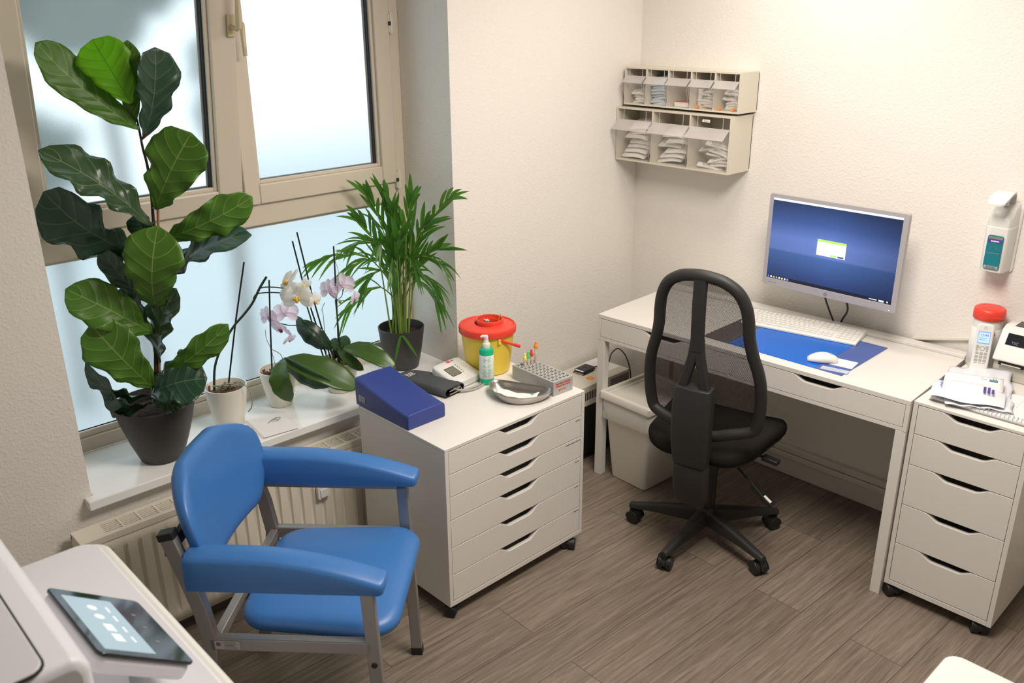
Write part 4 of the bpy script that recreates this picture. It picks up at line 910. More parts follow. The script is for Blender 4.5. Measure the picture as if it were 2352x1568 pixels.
# backrest frame
OX, OY, OZ = -.216, -.030, .600; TB = math.radians(8)
def bk(a, h, off=0.0):      # a: lateral (right positive), h: height in the back plane, off: forward offset
    x = OX - h*math.sin(TB) + .60*a*a + off*math.cos(TB); return lc((x, OY-a, OZ+h*math.cos(TB)+off*math.sin(TB)))
HW = [(.0, -.048), (.055, -.045), (.115, -.022), (.178, .000), (.198, .028), (.207, .10), (.206, .17), (.196, .235), (.176, .300), (.163, .36), (.158, .42), (.148, .475), (.122, .523), (.078, .553), (.036, .563), (0, .566)]
loop = [bk(a, h) for a, h in HW] + [bk(-a, h) for a, h in HW[-2:0:-1]]
lp = [Vector(p) for p in loop]; n = len(lp); cl = []
for i in range(n):
    a_, b_, c_, d_ = lp[i-1], lp[i], lp[(i+1) % n], lp[(i+2) % n]
    for k in range(4): t = k/4; cl.append(0.5*((2*b_)+(c_-a_)*t+(2*a_-5*b_+4*c_-d_)*t*t+(3*b_-a_-3*c_+d_)*t**3))
obj('back_frame', MB().tube(cl, .0205, 12, closed=True, upv=(0, .2, 1)), 'black2', oc, smooth=60)
def hw(h):
    pts = sorted([(b, a) for a, b in HW[3:]]); 
    for i in range(len(pts)-1):
        if pts[i][0] <= h <= pts[i+1][0]: t = (h-pts[i][0])/(pts[i+1][0]-pts[i][0]+1e-9); return pts[i][1]*(1-t)+pts[i+1][1]*t
    return pts[0][1] if h < pts[0][0] else 0
def net(u, v):
    h = -.035+.598*u; w_ = hw(max(h, .0)) if h > .0 else .178-(.0-h)*2.2
    return bk((2*v-1)*w_, h, .004)
mb = MB(); mb.grid(net, 30, 16, lambda u, v: ((2*v-1)*.2, u*.6))
obj('mesh_panel', mb, 'net', oc, smooth=180)
def sp_(pts, w, th, name='spine'):
    P = spline([bk(a, h, o) for a, h, o in pts], 5); obj(name, MB().tube(P, 0, sq=(w, th), upv=lc((0, 1, 0))), 'black2', oc, bevel=.006)
sp_([(0, .562, -.006), (0, .45, -.022), (0, .36, -.030), (-.0, .30, -.036)], .022, .012)
sp_([(-.006, .35, -.028), (-.014, .28, -.038), (-.034, .20, -.050), (-.052, .12, -.062)], .0165, .012, 'spine_branch')
sp_([(.006, .35, -.028), (.014, .28, -.038), (.034, .20, -.050), (.052, .12, -.062)], .0165, .012, 'spine_branch')
def cover(h0, h1, w0, w1, o0, o1, th, name):
    R_ = []
    for k in range(9):
        t = k/8; h = h0+(h1-h0)*t; w_ = (w0+(w1-w0)*t)*(1-.10*abs(2*t-1)**3); o = o0+(o1-o0)*t - .012*math.sin(PI*t); e_ = .55 if k in (0, 8) else 1
        R_.append([bk(a, h, oo) for a, oo in ((-w_, o+th), (-w_, o+.006*e_), (-w_*.86, o-.004*e_), (0, o-.009*e_), (w_*.86, o-.004*e_), (w_, o+.006*e_), (w_, o+th))])
    obj(name, MB().rings(R_), 'black2', oc, bevel=.004)
cover(.175, -.125, .073, .068, -.075, -.105, .045, 'back_cover')
cover(-.128, -.310, .066, .056, -.100, -.085, .045, 'lower_cover')
P = lc; 
obj('height_lever', MB().tube([P((-.02, -.05, .41)), P((-.05, -.16, .34)), P((-.055, -.20, .315))], .005, 8).tube([P((-.052, -.19, .322)), P((-.06, -.25, .275)), P((-.062, -.275, .262))], 0, sq=(.010, .016)), 'black', oc, bevel=.003)
obj('lever_mark', MB().tube([P((-.0655, -.240, .2945)), P((-.0695, -.268, .2775))], 0, sq=(.0012, .006)), 'plast', oc)
obj('tilt_lever', MB().tube([P((.0, -.05, .418)), P((.0, -.20, .415))], .006, 8).tube([P((.0, -.20, .415)), P((-.005, -.262, .41))], 0, sq=(.008, .017)), 'black', oc, bevel=.003)
obj('seat_screw', MB().ball(P((-.10, -.058, .395)), .011, 10, 6), 'steel', oc, smooth=60); obj('seat_screw', MB().ball(P((-.09, -.02, .392)), .010, 10, 6), 'steel', oc, smooth=60)

# ============================================================ ON THE DRAWER UNIT
TZ = .6605
def words(mb, rnd, x0, x1, z, h, y0, y1, ax='y', gap=.0012, lo=.002, hi=.006):
    x = x0
    while x < x1-lo:
        w = min(rnd.uniform(lo, hi), x1-x); hh = h*rnd.uniform(.7, 1)
        if ax == 'y': mb.box(x, x+w, y0, y1, z, z+hh)
        elif ax == 'x': mb.box(y0, y1, -x-w, -x, z, z+hh)
        else: mb.box(x, x+w, z, z+hh, y0, y1)
        x += w+gap*rnd.uniform(.7, 2)
    return mb
# wedge cushion
wc = thing('wedge_cushion', 'navy vinyl wedge cushion on the near left corner of the six-drawer unit', 'cushion', (-1.679, -.487, TZ), rz=.01)
R_ = []
for k in range(15):
    y = .303*k/14; t = k/14; z = .053 + (.104-.053)*(t**1.25); w = .081
    R_.append([(-w, y, 0), (-w-.001, y, z*.5), (-w, y, z-.006), (-w+.006, y, z), (0, y, z+.002), (w-.006, y, z), (w, y, z-.006), (w+.001, y, z*.5), (w, y, 0)])
o = obj('cover', MB().rings(R_), 'navy', wc, bevel=.006)
lb = obj('care_label', MB().box(-.0835, -.0822, .243, .280, .022, .044), 'grey', wc)
mb = MB(); rnd = random.Random(3)
for k in range(4): mb.box(-.0838, -.0835, .247, .275-.004*(k % 2), .026+.0042*k, .0272+.0042*k)
obj('label_print', mb, 'print', lb)
# cuff
cf = thing('blood_pressure_cuff', 'dark grey rolled blood pressure cuff between the wedge cushion and the white monitor', 'blood pressure cuff', (-1.475, -.235, TZ), rz=.13)
def cuffring(w, h, t, sx=0): # stadium cross-section in x-z
    P = []
    for k in range(24):
        a = 2*PI*k/24; c, s = math.cos(a), math.sin(a); P.append((sx+(w-h)*(1 if c > 0 else -1)*(abs(c) > .0)*1.0*min(1, abs(c)*3)+h*c, h+h*s))
    return P
R_ = []
for y, w, h, sx in ((-.135, .050, .0165, 0), (-.06, .056, .017, .0), (.04, .056, .015, .0), (.11, .050, .010, .0), (.145, .036, .006, .0), (.155, .022, .003, 0)):
    R_.append([(x, y, z) for x, z in cuffring(w, h, 0, sx)])
obj('cuff_sleeve', MB().rings(R_, caps=(False, True)), 'cuff', cf, smooth=60, solid=.003)
obj('cuff_lining', MB().rings([[(x*.93, y, .0165+(z-.0165)*.86) for x, z in cuffring(.050, .0165, 0)] for y in (-.134, -.02)], caps=(False, True)), 'black', cf, smooth=60)
obj('cuff_loop', MB().tube([(-.03, -.137, .010), (.025, -.138, .010), (.034, -.138, .016), (.028, -.137, .023), (-.03, -.136, .022)], .0022, 8), 'inox', cf, smooth=60)
mb = MB(); rnd = random.Random(5)
for k in range(3): words(mb, rnd, -.035, .002, .065+.010*k, .005, .0300, .0306, 'z')
obj('cuff_print', mb, 'paper', cf)
# blood pressure monitor
bpm = thing('blood_pressure_monitor', 'white upper arm blood pressure monitor with a small screen beside the green pump bottle', 'blood pressure monitor', (-1.368, -.272, TZ), rz=.12)
R_ = []
for k in range(9):
    t = k/8; y = -.070+.135*t; z = .034+.032*sm(t*.9); w = .074 - .004*(2*t-1)**4
    e_ = (0, .006)[k in (0, 8)]
    R_.append([(-w+.006+e_, y, .002), (-w-.001+e_, y, .3*z), (-w+.002+e_, y, z-.006-e_*.6), (-w+.010+e_, y, z-e_), (w-.010-e_, y, z-e_), (w-.002-e_, y, z-.006-e_*.6), (w+.001-e_, y, .3*z), (w-.006-e_, y, .002)])
obj('casing', MB().rings(R_), 'plast', bpm, bevel=.003)
def topz(y): t = (y+.070)/.135; return .034+.032*sm(t*.9)
def tp(x0, x1, y0, y1, h=.0006, mb=None, b=-.004):
    mb = mb or MB(); return mb.add([(x0,y0,topz(y0)+b),(x1,y0,topz(y0)+b),(x1,y1,topz(y1)+b),(x0,y1,topz(y1)+b),(x0,y0,topz(y0)+h),(x1,y0,topz(y0)+h),(x1,y1,topz(y1)+h),(x0,y1,topz(y1)+h)], [(0,3,2,1),(4,5,6,7),(0,1,5,4),(1,2,6,5),(2,3,7,6),(3,0,4,7)])
obj('display_rim', tp(-.050, .0, -.032, .018, .0006), 'black', bpm); obj('display', tp(-.048, -.002, -.030, .014, .0012), 'lcd', bpm)
obj('side_insert', MB().box(-.0755, -.073, -.050, .048, .006, .024), 'grey', bpm, bevel=.002)
obj('start_button', MB().add(*cyl((.042, .0, topz(0)-.003), (.040, -.001, topz(0)+.0022), .013)), 'beige', bpm, smooth=40)
obj('red_mark', tp(-.004, .012, .040, .052, .0009), 'red', bpm)
mb = MB(); 
for k in range(5): tp(.008+.001*k, .014+.001*k, -.028+.011*k, -.024+.011*k, .0008, mb)
tp(.016, .030, .043, .047, .0008, mb)
obj('panel_print', mb, 'mid', bpm)
obj('air_hose', MB().tube(spline([(-.075, .02, .012), (-.085, -.03, .006), (-.060, -.085, .0045), (0, -.103, .0045), (.040, -.092, .0045), (.058, -.060, .0045), (.050, -.01, .0045), (.02, -.02, .0045)], 6), .0042, 8), 'hose', bpm, smooth=60)
obj('air_hose', MB().tube(spline([(-.10, -.06, .030), (-.085, -.088, .014), (-.04, -.112, .0045), (.01, -.116, .0045), (.050, -.098, .0045), (.066, -.06, .0045)], 6), .0042, 8), 'hose', bpm, smooth=60)
# sharps container
SC = (-1.202, -.267, TZ)
sc_ = thing('sharps_container', 'yellow sharps bucket with a round red lid against the wall beside the window', 'sharps container', SC)
ZS = 1.14
def zsc(mb): mb.v = [(x, y, z*ZS) for x, y, z in mb.v]; return mb
obj('bucket', zsc(MB().lathe([(.080, 0), (.085, .004), (.103, .142), (.1045, .150), (.100, .150), (.082, .008)], seg=48)), 'yellow', sc_, smooth=40)
obj('lid', zsc(MB().lathe([(.106, .138), (.1105, .140), (.1115, .156), (.109, .162), (.103, .164), (.100, .160), (.090, .161), (.058, .166), (.049, .166), (.048, .150), (.095, .148), (.106, .145)], seg=56, caps=(False, False))), 'red', sc_, smooth=35)
cc = (.012, .0)
obj('opening_collar', zsc(MB().lathe([(.052, .160), (.0535, .176), (.052, .179), (.047, .179), (.0455, .168), (.0440, .150)], cc, 40, caps=(False, False))), 'red', sc_, smooth=35)
obj('inner_floor', zsc(MB().lathe([(.001, .130), (.047, .130)], cc, 24, caps=(False, False))), 'yellow', sc_)
obj('carry_handle', MB().tube([(-.027, -.099, .150), (.053, -.120, .112)], .0052, 10).tube([(.035, -.1155, .1205), (.056, -.121, .1106)], .0066, 10), 'red', sc_, smooth=50)
obj('handle_socket', MB().box(-.036, -.022, -.104, -.090, .134, .157), 'yellow', sc_, bevel=.002)
rp_ = obj('torn_wrapper', MB().grid(lambda u, v: (.02*(u-.5)+.004*math.sin(9*v), .03*(v-.5), .018*math.sin(5*u+2*v)+.01), 6, 6), 'paper', smooth=180, solid=.0006, loc=(SC[0]+.006, SC[1]+.006, TZ+.175)); tag(rp_, 'crumpled white wrapper sticking out of the sharps bucket opening', 'wrapper')
tag(obj('used_swab', MB().tube([(0, 0, 0), (.006, -.004, .034), (.012, -.006, .046)], .0022, 6), 'orange', smooth=60, loc=(SC[0]+.042, SC[1]-.012, TZ+.170)), 'thin orange stick standing in the sharps bucket opening', 'stick')
# pump bottle
bo_ = thing('pump_bottle', 'green disinfectant bottle with white pump head in front of the yellow sharps bucket', 'bottle', (-1.300, -.369, TZ))
obj('bottle_body', MB().lathe([(.024, 0), (.0268, .003), (.0268, .132), (.0245, .139), (.012, .143), (.010, .146)], seg=36), 'green', bo_, smooth=40)
lb = obj('bottle_label', MB().lathe([(.0270, .024), (.0273, .0245), (.0273, .1165), (.0270, .117)], seg=36, caps=(False, False)), 'label', bo_, smooth=60)
mb = MB(); rnd = random.Random(8)
for col_, a0 in ((0, -2.75), (1, -2.15)):
    for k in range(17):
        if k in (5, 9) : continue
        z = .110-.0048*k; n_ = rnd.randint(3, 6)
        for q in range(n_):
            a = a0+.085*q; r = .0276; mb.add([(r*math.cos(a), r*math.sin(a), z), (r*math.cos(a+.07), r*math.sin(a+.07), z), (r*math.cos(a+.07), r*math.sin(a+.07), z+.0016), (r*math.cos(a), r*math.sin(a), z+.0016)], [(0, 1, 2, 3)])
obj('label_print', mb, 'printteal', lb)
obj('pump_collar', MB().lathe([(.0135, .140), (.0142, .142), (.0138, .159), (.0125, .161), (.0095, .163), (.0092, .170), (.0075, .172)], seg=28), 'plast', bo_, smooth=40)
obj('pump_head', MB().lathe([(.0065, .170), (.0078, .173), (.0078, .186), (.0068, .190)], seg=24).tube([(0, 0, .185), (-.012, .008, .188), (-.017, .011, .184)], [.0066, .0052, .0035], 12), 'plast', bo_, smooth=50)
# kidney dish
kd = thing('kidney_dish', 'stainless steel kidney dish at the front edge of the six-drawer unit', 'dish', (-1.306, -.548, TZ), rz=math.radians(-65.5))
def bean(s, z, n=56): return [(.121*s*math.cos(a), .068*s*math.sin(a)+.040*(math.cos(a)**2)*s-.016, z) for a in [2*PI*k/n for k in range(n)]]
obj('dish', MB().rings([bean(.02, .0012), bean(.5, .001), bean(.74, .001), bean(.80, .003), bean(.88, .012), bean(.95, .025), bean(.985, .033), bean(1.0, .034), bean(1.012, .0335), bean(1.0, .0318)], caps=(True, False)), 'inox', kd, smooth=70, solid=.0009)
sw = thing('swab_packet', 'white paper-wrapped swab packet lying in the kidney dish', 'packet', (-1.324, -.563, TZ+.017), rz=math.radians(-62))
obj('wrapper', MB().grid(lambda u, v: (.150*(u-.5), .044*(v-.5), .012*(2*u-1)**2+.0025*math.sin(PI*v)+.0015*math.sin(17*u+4*v)), 20, 6), 'packet', sw, smooth=180, solid=.002)
mb = MB()
for k in range(3): mb.grid(lambda u, v, k=k: (.032+.020*u+.006*k, -.012+.010*k+.005*v, .012*(2*(.032+.02*u+.006*k)/.170)**2+.0042), 4, 1)
obj('wrapper_print', mb, 'printteal', sw)
# tube rack
rk = thing('tube_rack', 'grey block rack with fifty round holes and red print beside the kidney dish', 'rack', (-1.160, -.523, TZ), rz=math.radians(-92.5))
def rack():
    mb = MB(); nx, ny = 10, 5; LX, LY, H = .226, .098, .055; dx, dy = .0212, .0182; x0, y0 = -dx*nx/2, -dy*ny/2; r = .0072; n = 16
    for i in range(nx):
        for j in range(ny):
            cx, cy = x0+dx*(i+.5), y0+dy*(j+.5); sqr = []; ring = []
            for k in range(n):
                a = 2*PI*(k+.5)/n; c, s = math.cos(a), math.sin(a); m_ = max(abs(c), abs(s)); sqr.append((cx+c/m_*dx/2, cy+s/m_*dy/2, H)); ring.append((cx+r*c, cy+r*s))
            vs = sqr + [(x, y, H) for x, y in ring] + [(x, y, H-.002) for x, y in ring] + [(x, y, .006) for x, y in ring]
            fs = [(k, (k+1) % n, n+(k+1) % n, n+k) for k in range(n)] + [(n+k, n+(k+1) % n, 2*n+(k+1) % n, 2*n+k) for k in range(n)] + [(2*n+k, 2*n+(k+1) % n, 3*n+(k+1) % n, 3*n+k) for k in range(n)] + [tuple(range(3*n, 4*n))[::-1]]
            mb.add(vs, fs)
    X, Y = dx*nx/2, dy*ny/2; A, B = LX/2, LY/2
    mb.add([(-A,-B,H),(A,-B,H),(A,B,H),(-A,B,H),(-X,-Y,H),(X,-Y,H),(X,Y,H),(-X,Y,H)], [(0,1,5,4),(1,2,6,5),(2,3,7,6),(3,0,4,7)])
    mb.add([(-A,-B,0),(A,-B,0),(A,B,0),(-A,B,0),(-A,-B,H),(A,-B,H),(A,B,H),(-A,B,H)], [(0,3,2,1),(0,1,5,4),(1,2,6,5),(2,3,7,6),(3,0,4,7)])
    return mb
ro = obj('rack_block', rack(), 'grey', rk)
# red print on the end face (local +x face)
mb = MB(); rnd = random.Random(2)
def endwords(ya, yb, z, h):
    y = ya
    while y < yb: w = min(rnd.uniform(.004, .014), yb-y); mb.box(.1131, .1134, y, y+w, z, z+h); y += w+.0022
endwords(-.036, .038, .040, .0055); endwords(-.036, .038, .031, .0045); endwords(-.014, .016, .016, .003); mb.box(.1131, .1134, -.021, -.016, .013, .020)
obj('rack_print', mb, 'printred', ro)
def stube(lx, ly, L, capm, lab, r=.0062, lean=(0, 0), body='tube', pot_=1.0):
    p = rk.matrix_basis if 0 else None
    ca_, sa_ = math.cos(rk.rotation_euler.z), math.sin(rk.rotation_euler.z); x = rk.location.x+lx*ca_-ly*sa_; y = rk.location.y+lx*sa_+ly*ca_
    t = thing('sample_tube', lab, 'tube', (x, y, TZ+.0065)); t.rotation_euler = (lean[0], lean[1], 0)
    obj('tube_body', MB().lathe([(.001, 0), (r*.6, .001), (r, .006), (r, L)], seg=20), body, t, smooth=50)
    obj('tube_insert', MB().lathe([(r*.5, .004), (r*.72, .008), (r*.72, L*.8)], seg=14), mat(capm+'_tint', {'capy': (.75, .72, .5), 'capg': (.6, .7, .6), 'capr': (.72, .45, .42), 'orange': (.72, .62, .5)}[capm], .5), t, smooth=50)
    obj('tube_cap', MB().lathe([(r*1.05, L-.001), (r*1.22, L), (r*1.22, L+.009), (r*1.1, L+.011), (r*.72, L+.014), (r*.66, L+.024), (r*.5, L+.025)], seg=20), capm, t, smooth=40)
dx, dy = .0212, .0182
def rh(i, j): return (-dx*5+dx*(i+.5), -dy*2.5+dy*(j+.5))
stube(*rh(1, 1), .075, 'capy', 'clear sample tube with yellow cap, leftmost in the grey rack', lean=(.0, -.02)); stube(*rh(1, 2), .078, 'capg', 'clear sample tube with green cap in the grey rack', lean=(0, -.03))
stube(*rh(1, 3), .082, 'capr', 'clear sample tube with red cap in the grey rack', lean=(0, -.05)); stube(*rh(1, 4), .108, 'orange', 'tall clear sample tube with orange cap at the far end of the grey rack', r=.0070)

# ============================================================ IN THE CORNER
tw = thing('black_cabinet', 'black floor cabinet in the gap between the six-drawer unit and the desk leg', 'cabinet', (-.615, -.225, 0))
obj('cabinet_body', MB().box(0, .34, 0, .205, .03, .278), 'black', tw, bevel=.003); obj('plinth', MB().box(.01, .33, .01, .195, 0, .03), 'black', tw)
dv = thing('device', 'beige vented bench device on the black cabinet beside the desk leg', 'device', (-.625, -.232, .2785), rz=.01)
obj('casing', MB().box(0, .355, 0, .205, .0, .0985), 'beige', dv, bevel=.003)
mb = MB()
for k in range(14): mb.box(.028+.0115*k, .0335+.0115*k, -.001, .001, .030, .070)
obj('vent_slots', mb, 'dark', dv)
obj('socket_panel', MB().box(.215, .350, -.0015, .0, .010, .085), 'mid', dv, bevel=.001); obj('socket', MB().box(.318, .340, -.004, -.001, .035, .055), 'black', dv, bevel=.001)
obj('round_sticker', MB().lathe([(.020, .0984), (.020, .0992)], (.135, .055), 24), 'orange', dv)
obj('paper_sheet', MB().box(.245, .345, .05, .20, .0986, .0994), 'paper', dv)
cr = thing('card_reader', 'small black card reader with cable on top of the beige device', 'card reader', (-.445, -.100, .3775), rz=.08)
obj('reader_body', MB().prism(rrect(-.045, .045, -.030, .030, .006), .003, .016, 'z').prism(rrect(-.051, .03, -.033, .033, .006), 0, .004), 'black', cr, bevel=.002)
obj('reader_logo', MB().tube([(-.002+.018*math.cos(a), .020*math.sin(a), .0165) for a in [2*PI*k/24 for k in range(24)]], .0013, 6, closed=True), 'mid', cr, smooth=60)
obj('reader_label', MB().box(-.0505, -.040, -.026, .020, .0165, .0170).box(-.0515, -.046, -.028, .022, .004, .0042), 'paper', cr)
obj('reader_cable', MB().tube(spline([(.045, -.012, .008), (.085, -.03, .010), (.14, -.035, .012), (.19, -.015, .035), (.225, -.03, .055), (.235, -.07, .02), (.235, -.10, -.06), (.230, -.11, -.2)], 6), .0030, 8), 'cable', cr, smooth=60)
# waste bin
wbn = thing('waste_bin', 'white square waste bin with recessed lid and clear liner under the desk', 'waste bin', (-.478, -.505, 0), rz=math.radians(-2))
def rr3(hx, hy, z, r=.018, dx=0): return [(x+dx, y, z) for x, y in rrect(-hx, hx, -hy, hy, r, 4)]
obj('bin_body', MB().rings([rr3(.112, .094, 0, .015), rr3(.117, .098, .004, .016), rr3(.150, .128, .392, .020), rr3(.146, .124, .392, .018), rr3(.112, .094, .01, .014)]), 'bin', wbn, smooth=40)
obj('lid', MB().rings([rr3(.160, .139, .386, .012), rr3(.164, .142, .388, .012), rr3(.164, .142, .415, .012), rr3(.161, .139, .419, .012), rr3(.147, .124, .419, .010), rr3(.143, .120, .409, .010), rr3(.126, .104, .408, .008), rr3(.125, .103, .405, .008)]), 'bin', wbn, smooth=40)
obj('liner', MB().rings([[(x+.003*math.sin(31*x+q*2), y+.003*math.sin(27*y+q), z+.006*math.sin(40*x+33*y)*(q > 2)) for x, y, _ in [p for p in rr3(hx, hy, 0, .02)]] for q, (hx, hy, z) in enumerate(((.157, .135, .388), (.158, .137, .36), (.155, .134, .33), (.161, .139, .302), (.156, .135, .296)))], caps=(False, False)), 'liner', wbn, smooth=180)
# power strip low on the wall behind the desk
ps = thing('power_strip', 'dark multi-socket strip on the wall below the desk, seen through the chair mesh', 'power strip', (-.034, -.36, .50))
obj('strip_body', MB().box(-.008, .032, -.12, 0, 0, .07), 'mid', ps, bevel=.004)
for k in range(3): obj('plug', MB().box(-.045, -.008, -.030-.036*k, -.008-.036*k, .01, .062), 'black', ps, bevel=.006)

# ============================================================ WALL BINS
def bins(loc, W, H, D, n, label, group, proto):
    t = thing('wall_bin_cabinet', label, 'storage bins', loc)
    w = .007; cell = (W-w*(n+1))/n
    mb = MB().box(0, D, -W, 0, 0, w).box(0, D, -W, 0, H-w, H).box(D-.004, D, -W, 0, w, H-w)
    for k in range(n+1): y = -k*(cell+w); mb.box(.0, D, y-w, y, w, H-w)
    # x: 0 front (room side) .. D at the wall
    obj('casing', mb, 'plast2', t)
    out = {1: .030, 2: .046}[proto]
    for k in range(n):
        y1 = -w-k*(cell+w)-.001; y0 = y1-cell+.002; z0, z1, z2 = w+.002, H*.60, H*.775
        c0 = [(.0015, z0), (-out, z1), (.0015, z2)]
        bt = thing_part('tip_out_bin', t)
        mb = MB(); th = .0015
        mb.add([(.0015, y0, z0), (.0015, y1, z0), (-out, y1, z1), (-out, y0, z1)], [(0, 1, 2, 3)])
        fr = obj('tip_out_bin', mb, 'tip', t, solid=.0015)
        mb = MB().add([(-out, y0, z1), (-out, y1, z1), (.0015, y1, z2), (.0015, y0, z2)], [(0, 1, 2, 3)]); obj('lip', mb, 'tiplip', fr, solid=.0014)
        for y in (y0, y1): obj('side_cheek', MB().add([(.0015, y, z0), (-out, y, z1), (.0015, y, z2)], [(0, 1, 2)]), 'tip', fr, solid=.0012)
        mb = MB().tube([(-out, y0, z1), (-out, y1, z1)], .0013, 6).tube([(.001, y0, z2), (.001, y1, z2)], .0011, 6)
        for y in (y0, y1): mb.tube([(.001, y, z0), (-out, y, z1), (.001, y, z2)], .0009, 6)
        obj('edge_ridge', mb, 'tiplip', fr)
        for y in (y0+cell*.17, y1-cell*.17): obj('hanger', MB().box(.001, .0025, y-.0012, y+.0012, z2, H-w), 'tiplip', fr)
    return t, cell, w
def thing_part(n, t): return None
uB, uc, uw = bins((-.135, -.022, 1.570), .600, .162, .135, 5, 'upper wall unit of five small clear-fronted tip-out bins', 'bins', 1)
lB, lc_, lw = bins((-.160, -.004, 1.325), .606, .235, .160, 3, 'lower wall unit of three large clear-fronted tip-out bins', 'bins', 2)
obj('name_strip', MB().prism([(-.465, .205), (-.503, .205), (-.503, .216), (-.469, .216), (-.465, .213)], -.002, -.001, 'x'), 'paper', lB)
mb = MB(); rnd = random.Random(9); words(mb, rnd, .474, .495, .209, .003, -.0024, -.002, 'x', lo=.001, hi=.004); obj('strip_print', mb, 'print', lB)
# contents
def packet_proto(name, lx, ly, lz, m, lab, cat, grp, printed=True, bend=.004):
    mb = MB()
    rg = []
    for k in range(7):
        u = k/6; y = (u-.5)*ly; th = lz/2*(math.sin(PI*(.08+.84*u)))**.5; zc = bend*math.sin(PI*u*1.5)
        rg.append([(-lx/2, y, zc-.001), (-lx*.38, y, zc-th), (lx*.38, y, zc-th), (lx/2, y, zc-.001), (lx/2, y, zc+.001), (lx*.38, y, zc+th), (-lx*.38, y, zc+th), (-lx/2, y, zc+.001)])
    t = bpy.data.objects.new(name, None); COL.objects.link(t); tag(t, lab, cat, grp); t.empty_display_size = .02
    b_ = obj('wrapper', mb.rings(rg), m, t, smooth=50)
    if printed:
        pr_ = MB(); rnd = random.Random(4)
        for r_ in range(3):
            y = -ly*.38
            while y < ly*.30: w_ = rnd.uniform(.003, .010); pr_.box(-lx*.30+r_*lx*.25, -lx*.30+r_*lx*.25+.0016, y, y+w_, bend*math.sin(PI*((y/ly)+.5)*1.5)+lz*.5, bend*math.sin(PI*((y/ly)+.5)*1.5)+lz*.5+.0008); y += w_+.0022
        # the edge facing the room carries print too
        y = -ly*.36
        for r_ in range(2):
            y = -ly*.36
            while y < ly*.2: w_ = rnd.uniform(.002, .008); z_ = bend*math.sin(PI*((y/ly)+.5)*1.5)-.003+.004*r_; pr_.box(-lx*.47, -lx*.40-.0, y, y+w_, z_, z_+.0012) if 0 else None; y += w_+.002
        obj('print', pr_, 'mid', b_)
    return t
LABL = ['white sterile syringe packet piled in the left bin of the lower wall unit', 'white sterile syringe packet piled in the middle bin of the lower wall unit', 'white slim packet heaped in the right bin of the lower wall unit']
GR = ['packets in the lower left bin', 'packets in the lower middle bin', 'packets in the lower right bin']
def fill(proto, base, cellw, wall, k, n, z0, dz, lab, grp, tilt, size, seed, xo=.045, stand=.0):
    rnd = random.Random(seed); L = []
    yc = base[1]-wall-(cellw+wall)*k-cellw/2
    for q in range(n):
        room = max(0, cellw/2-size/2-.004)
        loc = (base[0]+xo+rnd.uniform(-.006, .010), yc+rnd.uniform(-room, room), base[2]+z0+dz*q)
        rot = (rnd.uniform(-tilt, tilt)*.7, math.radians(55)*stand-(.50+rnd.uniform(-.05, .05))*(1 if stand == 0 else .2), rnd.uniform(-tilt, tilt)*.5)
        if q == 0 and proto.get('used') is None: proto.location = loc; proto.rotation_euler = rot; proto['used'] = 1; L.append(proto); del proto['used']; proto['label'] = lab; proto['group'] = grp; first[proto.name] = 1
        else: L.append(dup(proto, loc, rot=rot, label=lab, group=grp))
    return L
first = {}
P1 = packet_proto('syringe_packet', .085, .128, .017, 'packet', LABL[0], 'packet', GR[0])
LB = (-.160, -.004, 1.325); UBL = (-.135, -.022, 1.570)
fill(P1, LB, lc_, lw, 0, 7, .034, .0215, LABL[0], GR[0], .09, .128, 1, xo=.062)
def fillc(proto, *a, **k):     # all copies
    proto['used'] = 1; L = fill(proto, *a, **k); del proto['used']
    for o in L:
        if 'used' in o: del o['used']
    return L
fillc(P1, LB, lc_, lw, 1, 6, .034, .0215, LABL[1], GR[1], .16, .128, 2, xo=.060)
P2 = packet_proto('slim_packet', .026, .115, .012, 'packet', LABL[2], 'packet', GR[2]); fill(P2, LB, lc_, lw, 2, 8, .016, .0125, LABL[2], GR[2], .55, .115, 5)
gt = dup(P2, (-.105, -.535, 1.396), rot=(.3, -.3, .1), label='green packet at the back of the right bin of the lower wall unit'); del gt['group']
for c in list(gt.children):
    c.data = c.data.copy(); c.data.materials[0] = M['teal']
P3 = packet_proto('needle_packet', .040, .070, .014, 'packet', 'small white packet heaped in the leftmost bin of the upper wall unit', 'packet', 'packets in the first upper bin')
fill(P3, UBL, uc, uw, 0, 4, .018, .012, 'small white packet heaped in the leftmost bin of the upper wall unit', 'packets in the first upper bin', .25, .07, 3)
P4 = packet_proto('blue_white_packet', .050, .092, .013, 'packblue', 'blue and white packet stacked in the second bin of the upper wall unit', 'packet', 'packets in the second upper bin')
fill(P4, UBL, uc, uw, 1, 9, .016, .0122, 'blue and white packet stacked in the second bin of the upper wall unit', 'packets in the second upper bin', .10, .092, 4)
bx_ = thing('small_box', 'low white box lying in the third bin of the upper wall unit', 'box', (UBL[0]+.03, UBL[1]-uw-(uc+uw)*2-uc/2-.008, UBL[2]+uw+.001)); obj('box_body', MB().box(-.02, .03, -.036, .036, 0, .020), 'packet', bx_, bevel=.001); obj('box_top_edge', MB().box(-.0205, .0305, -.0365, .0365, .0195, .0215), 'printred', bx_)
P5 = packet_proto('curved_packet', .018, .075, .013, 'packet', 'slim white packet heaped in the fourth bin of the upper wall unit', 'packet', 'packets in the fourth upper bin'); fill(P5, UBL, uc, uw, 3, 6, .016, .0115, 'slim white packet heaped in the fourth bin of the upper wall unit', 'packets in the fourth upper bin', .5, .075, 6)
fillc(P5, UBL, uc, uw, 4, 7, .016, .0115, 'slim white packet heaped in the rightmost bin of the upper wall unit', 'packets in the fifth upper bin', .35, .075, 7)
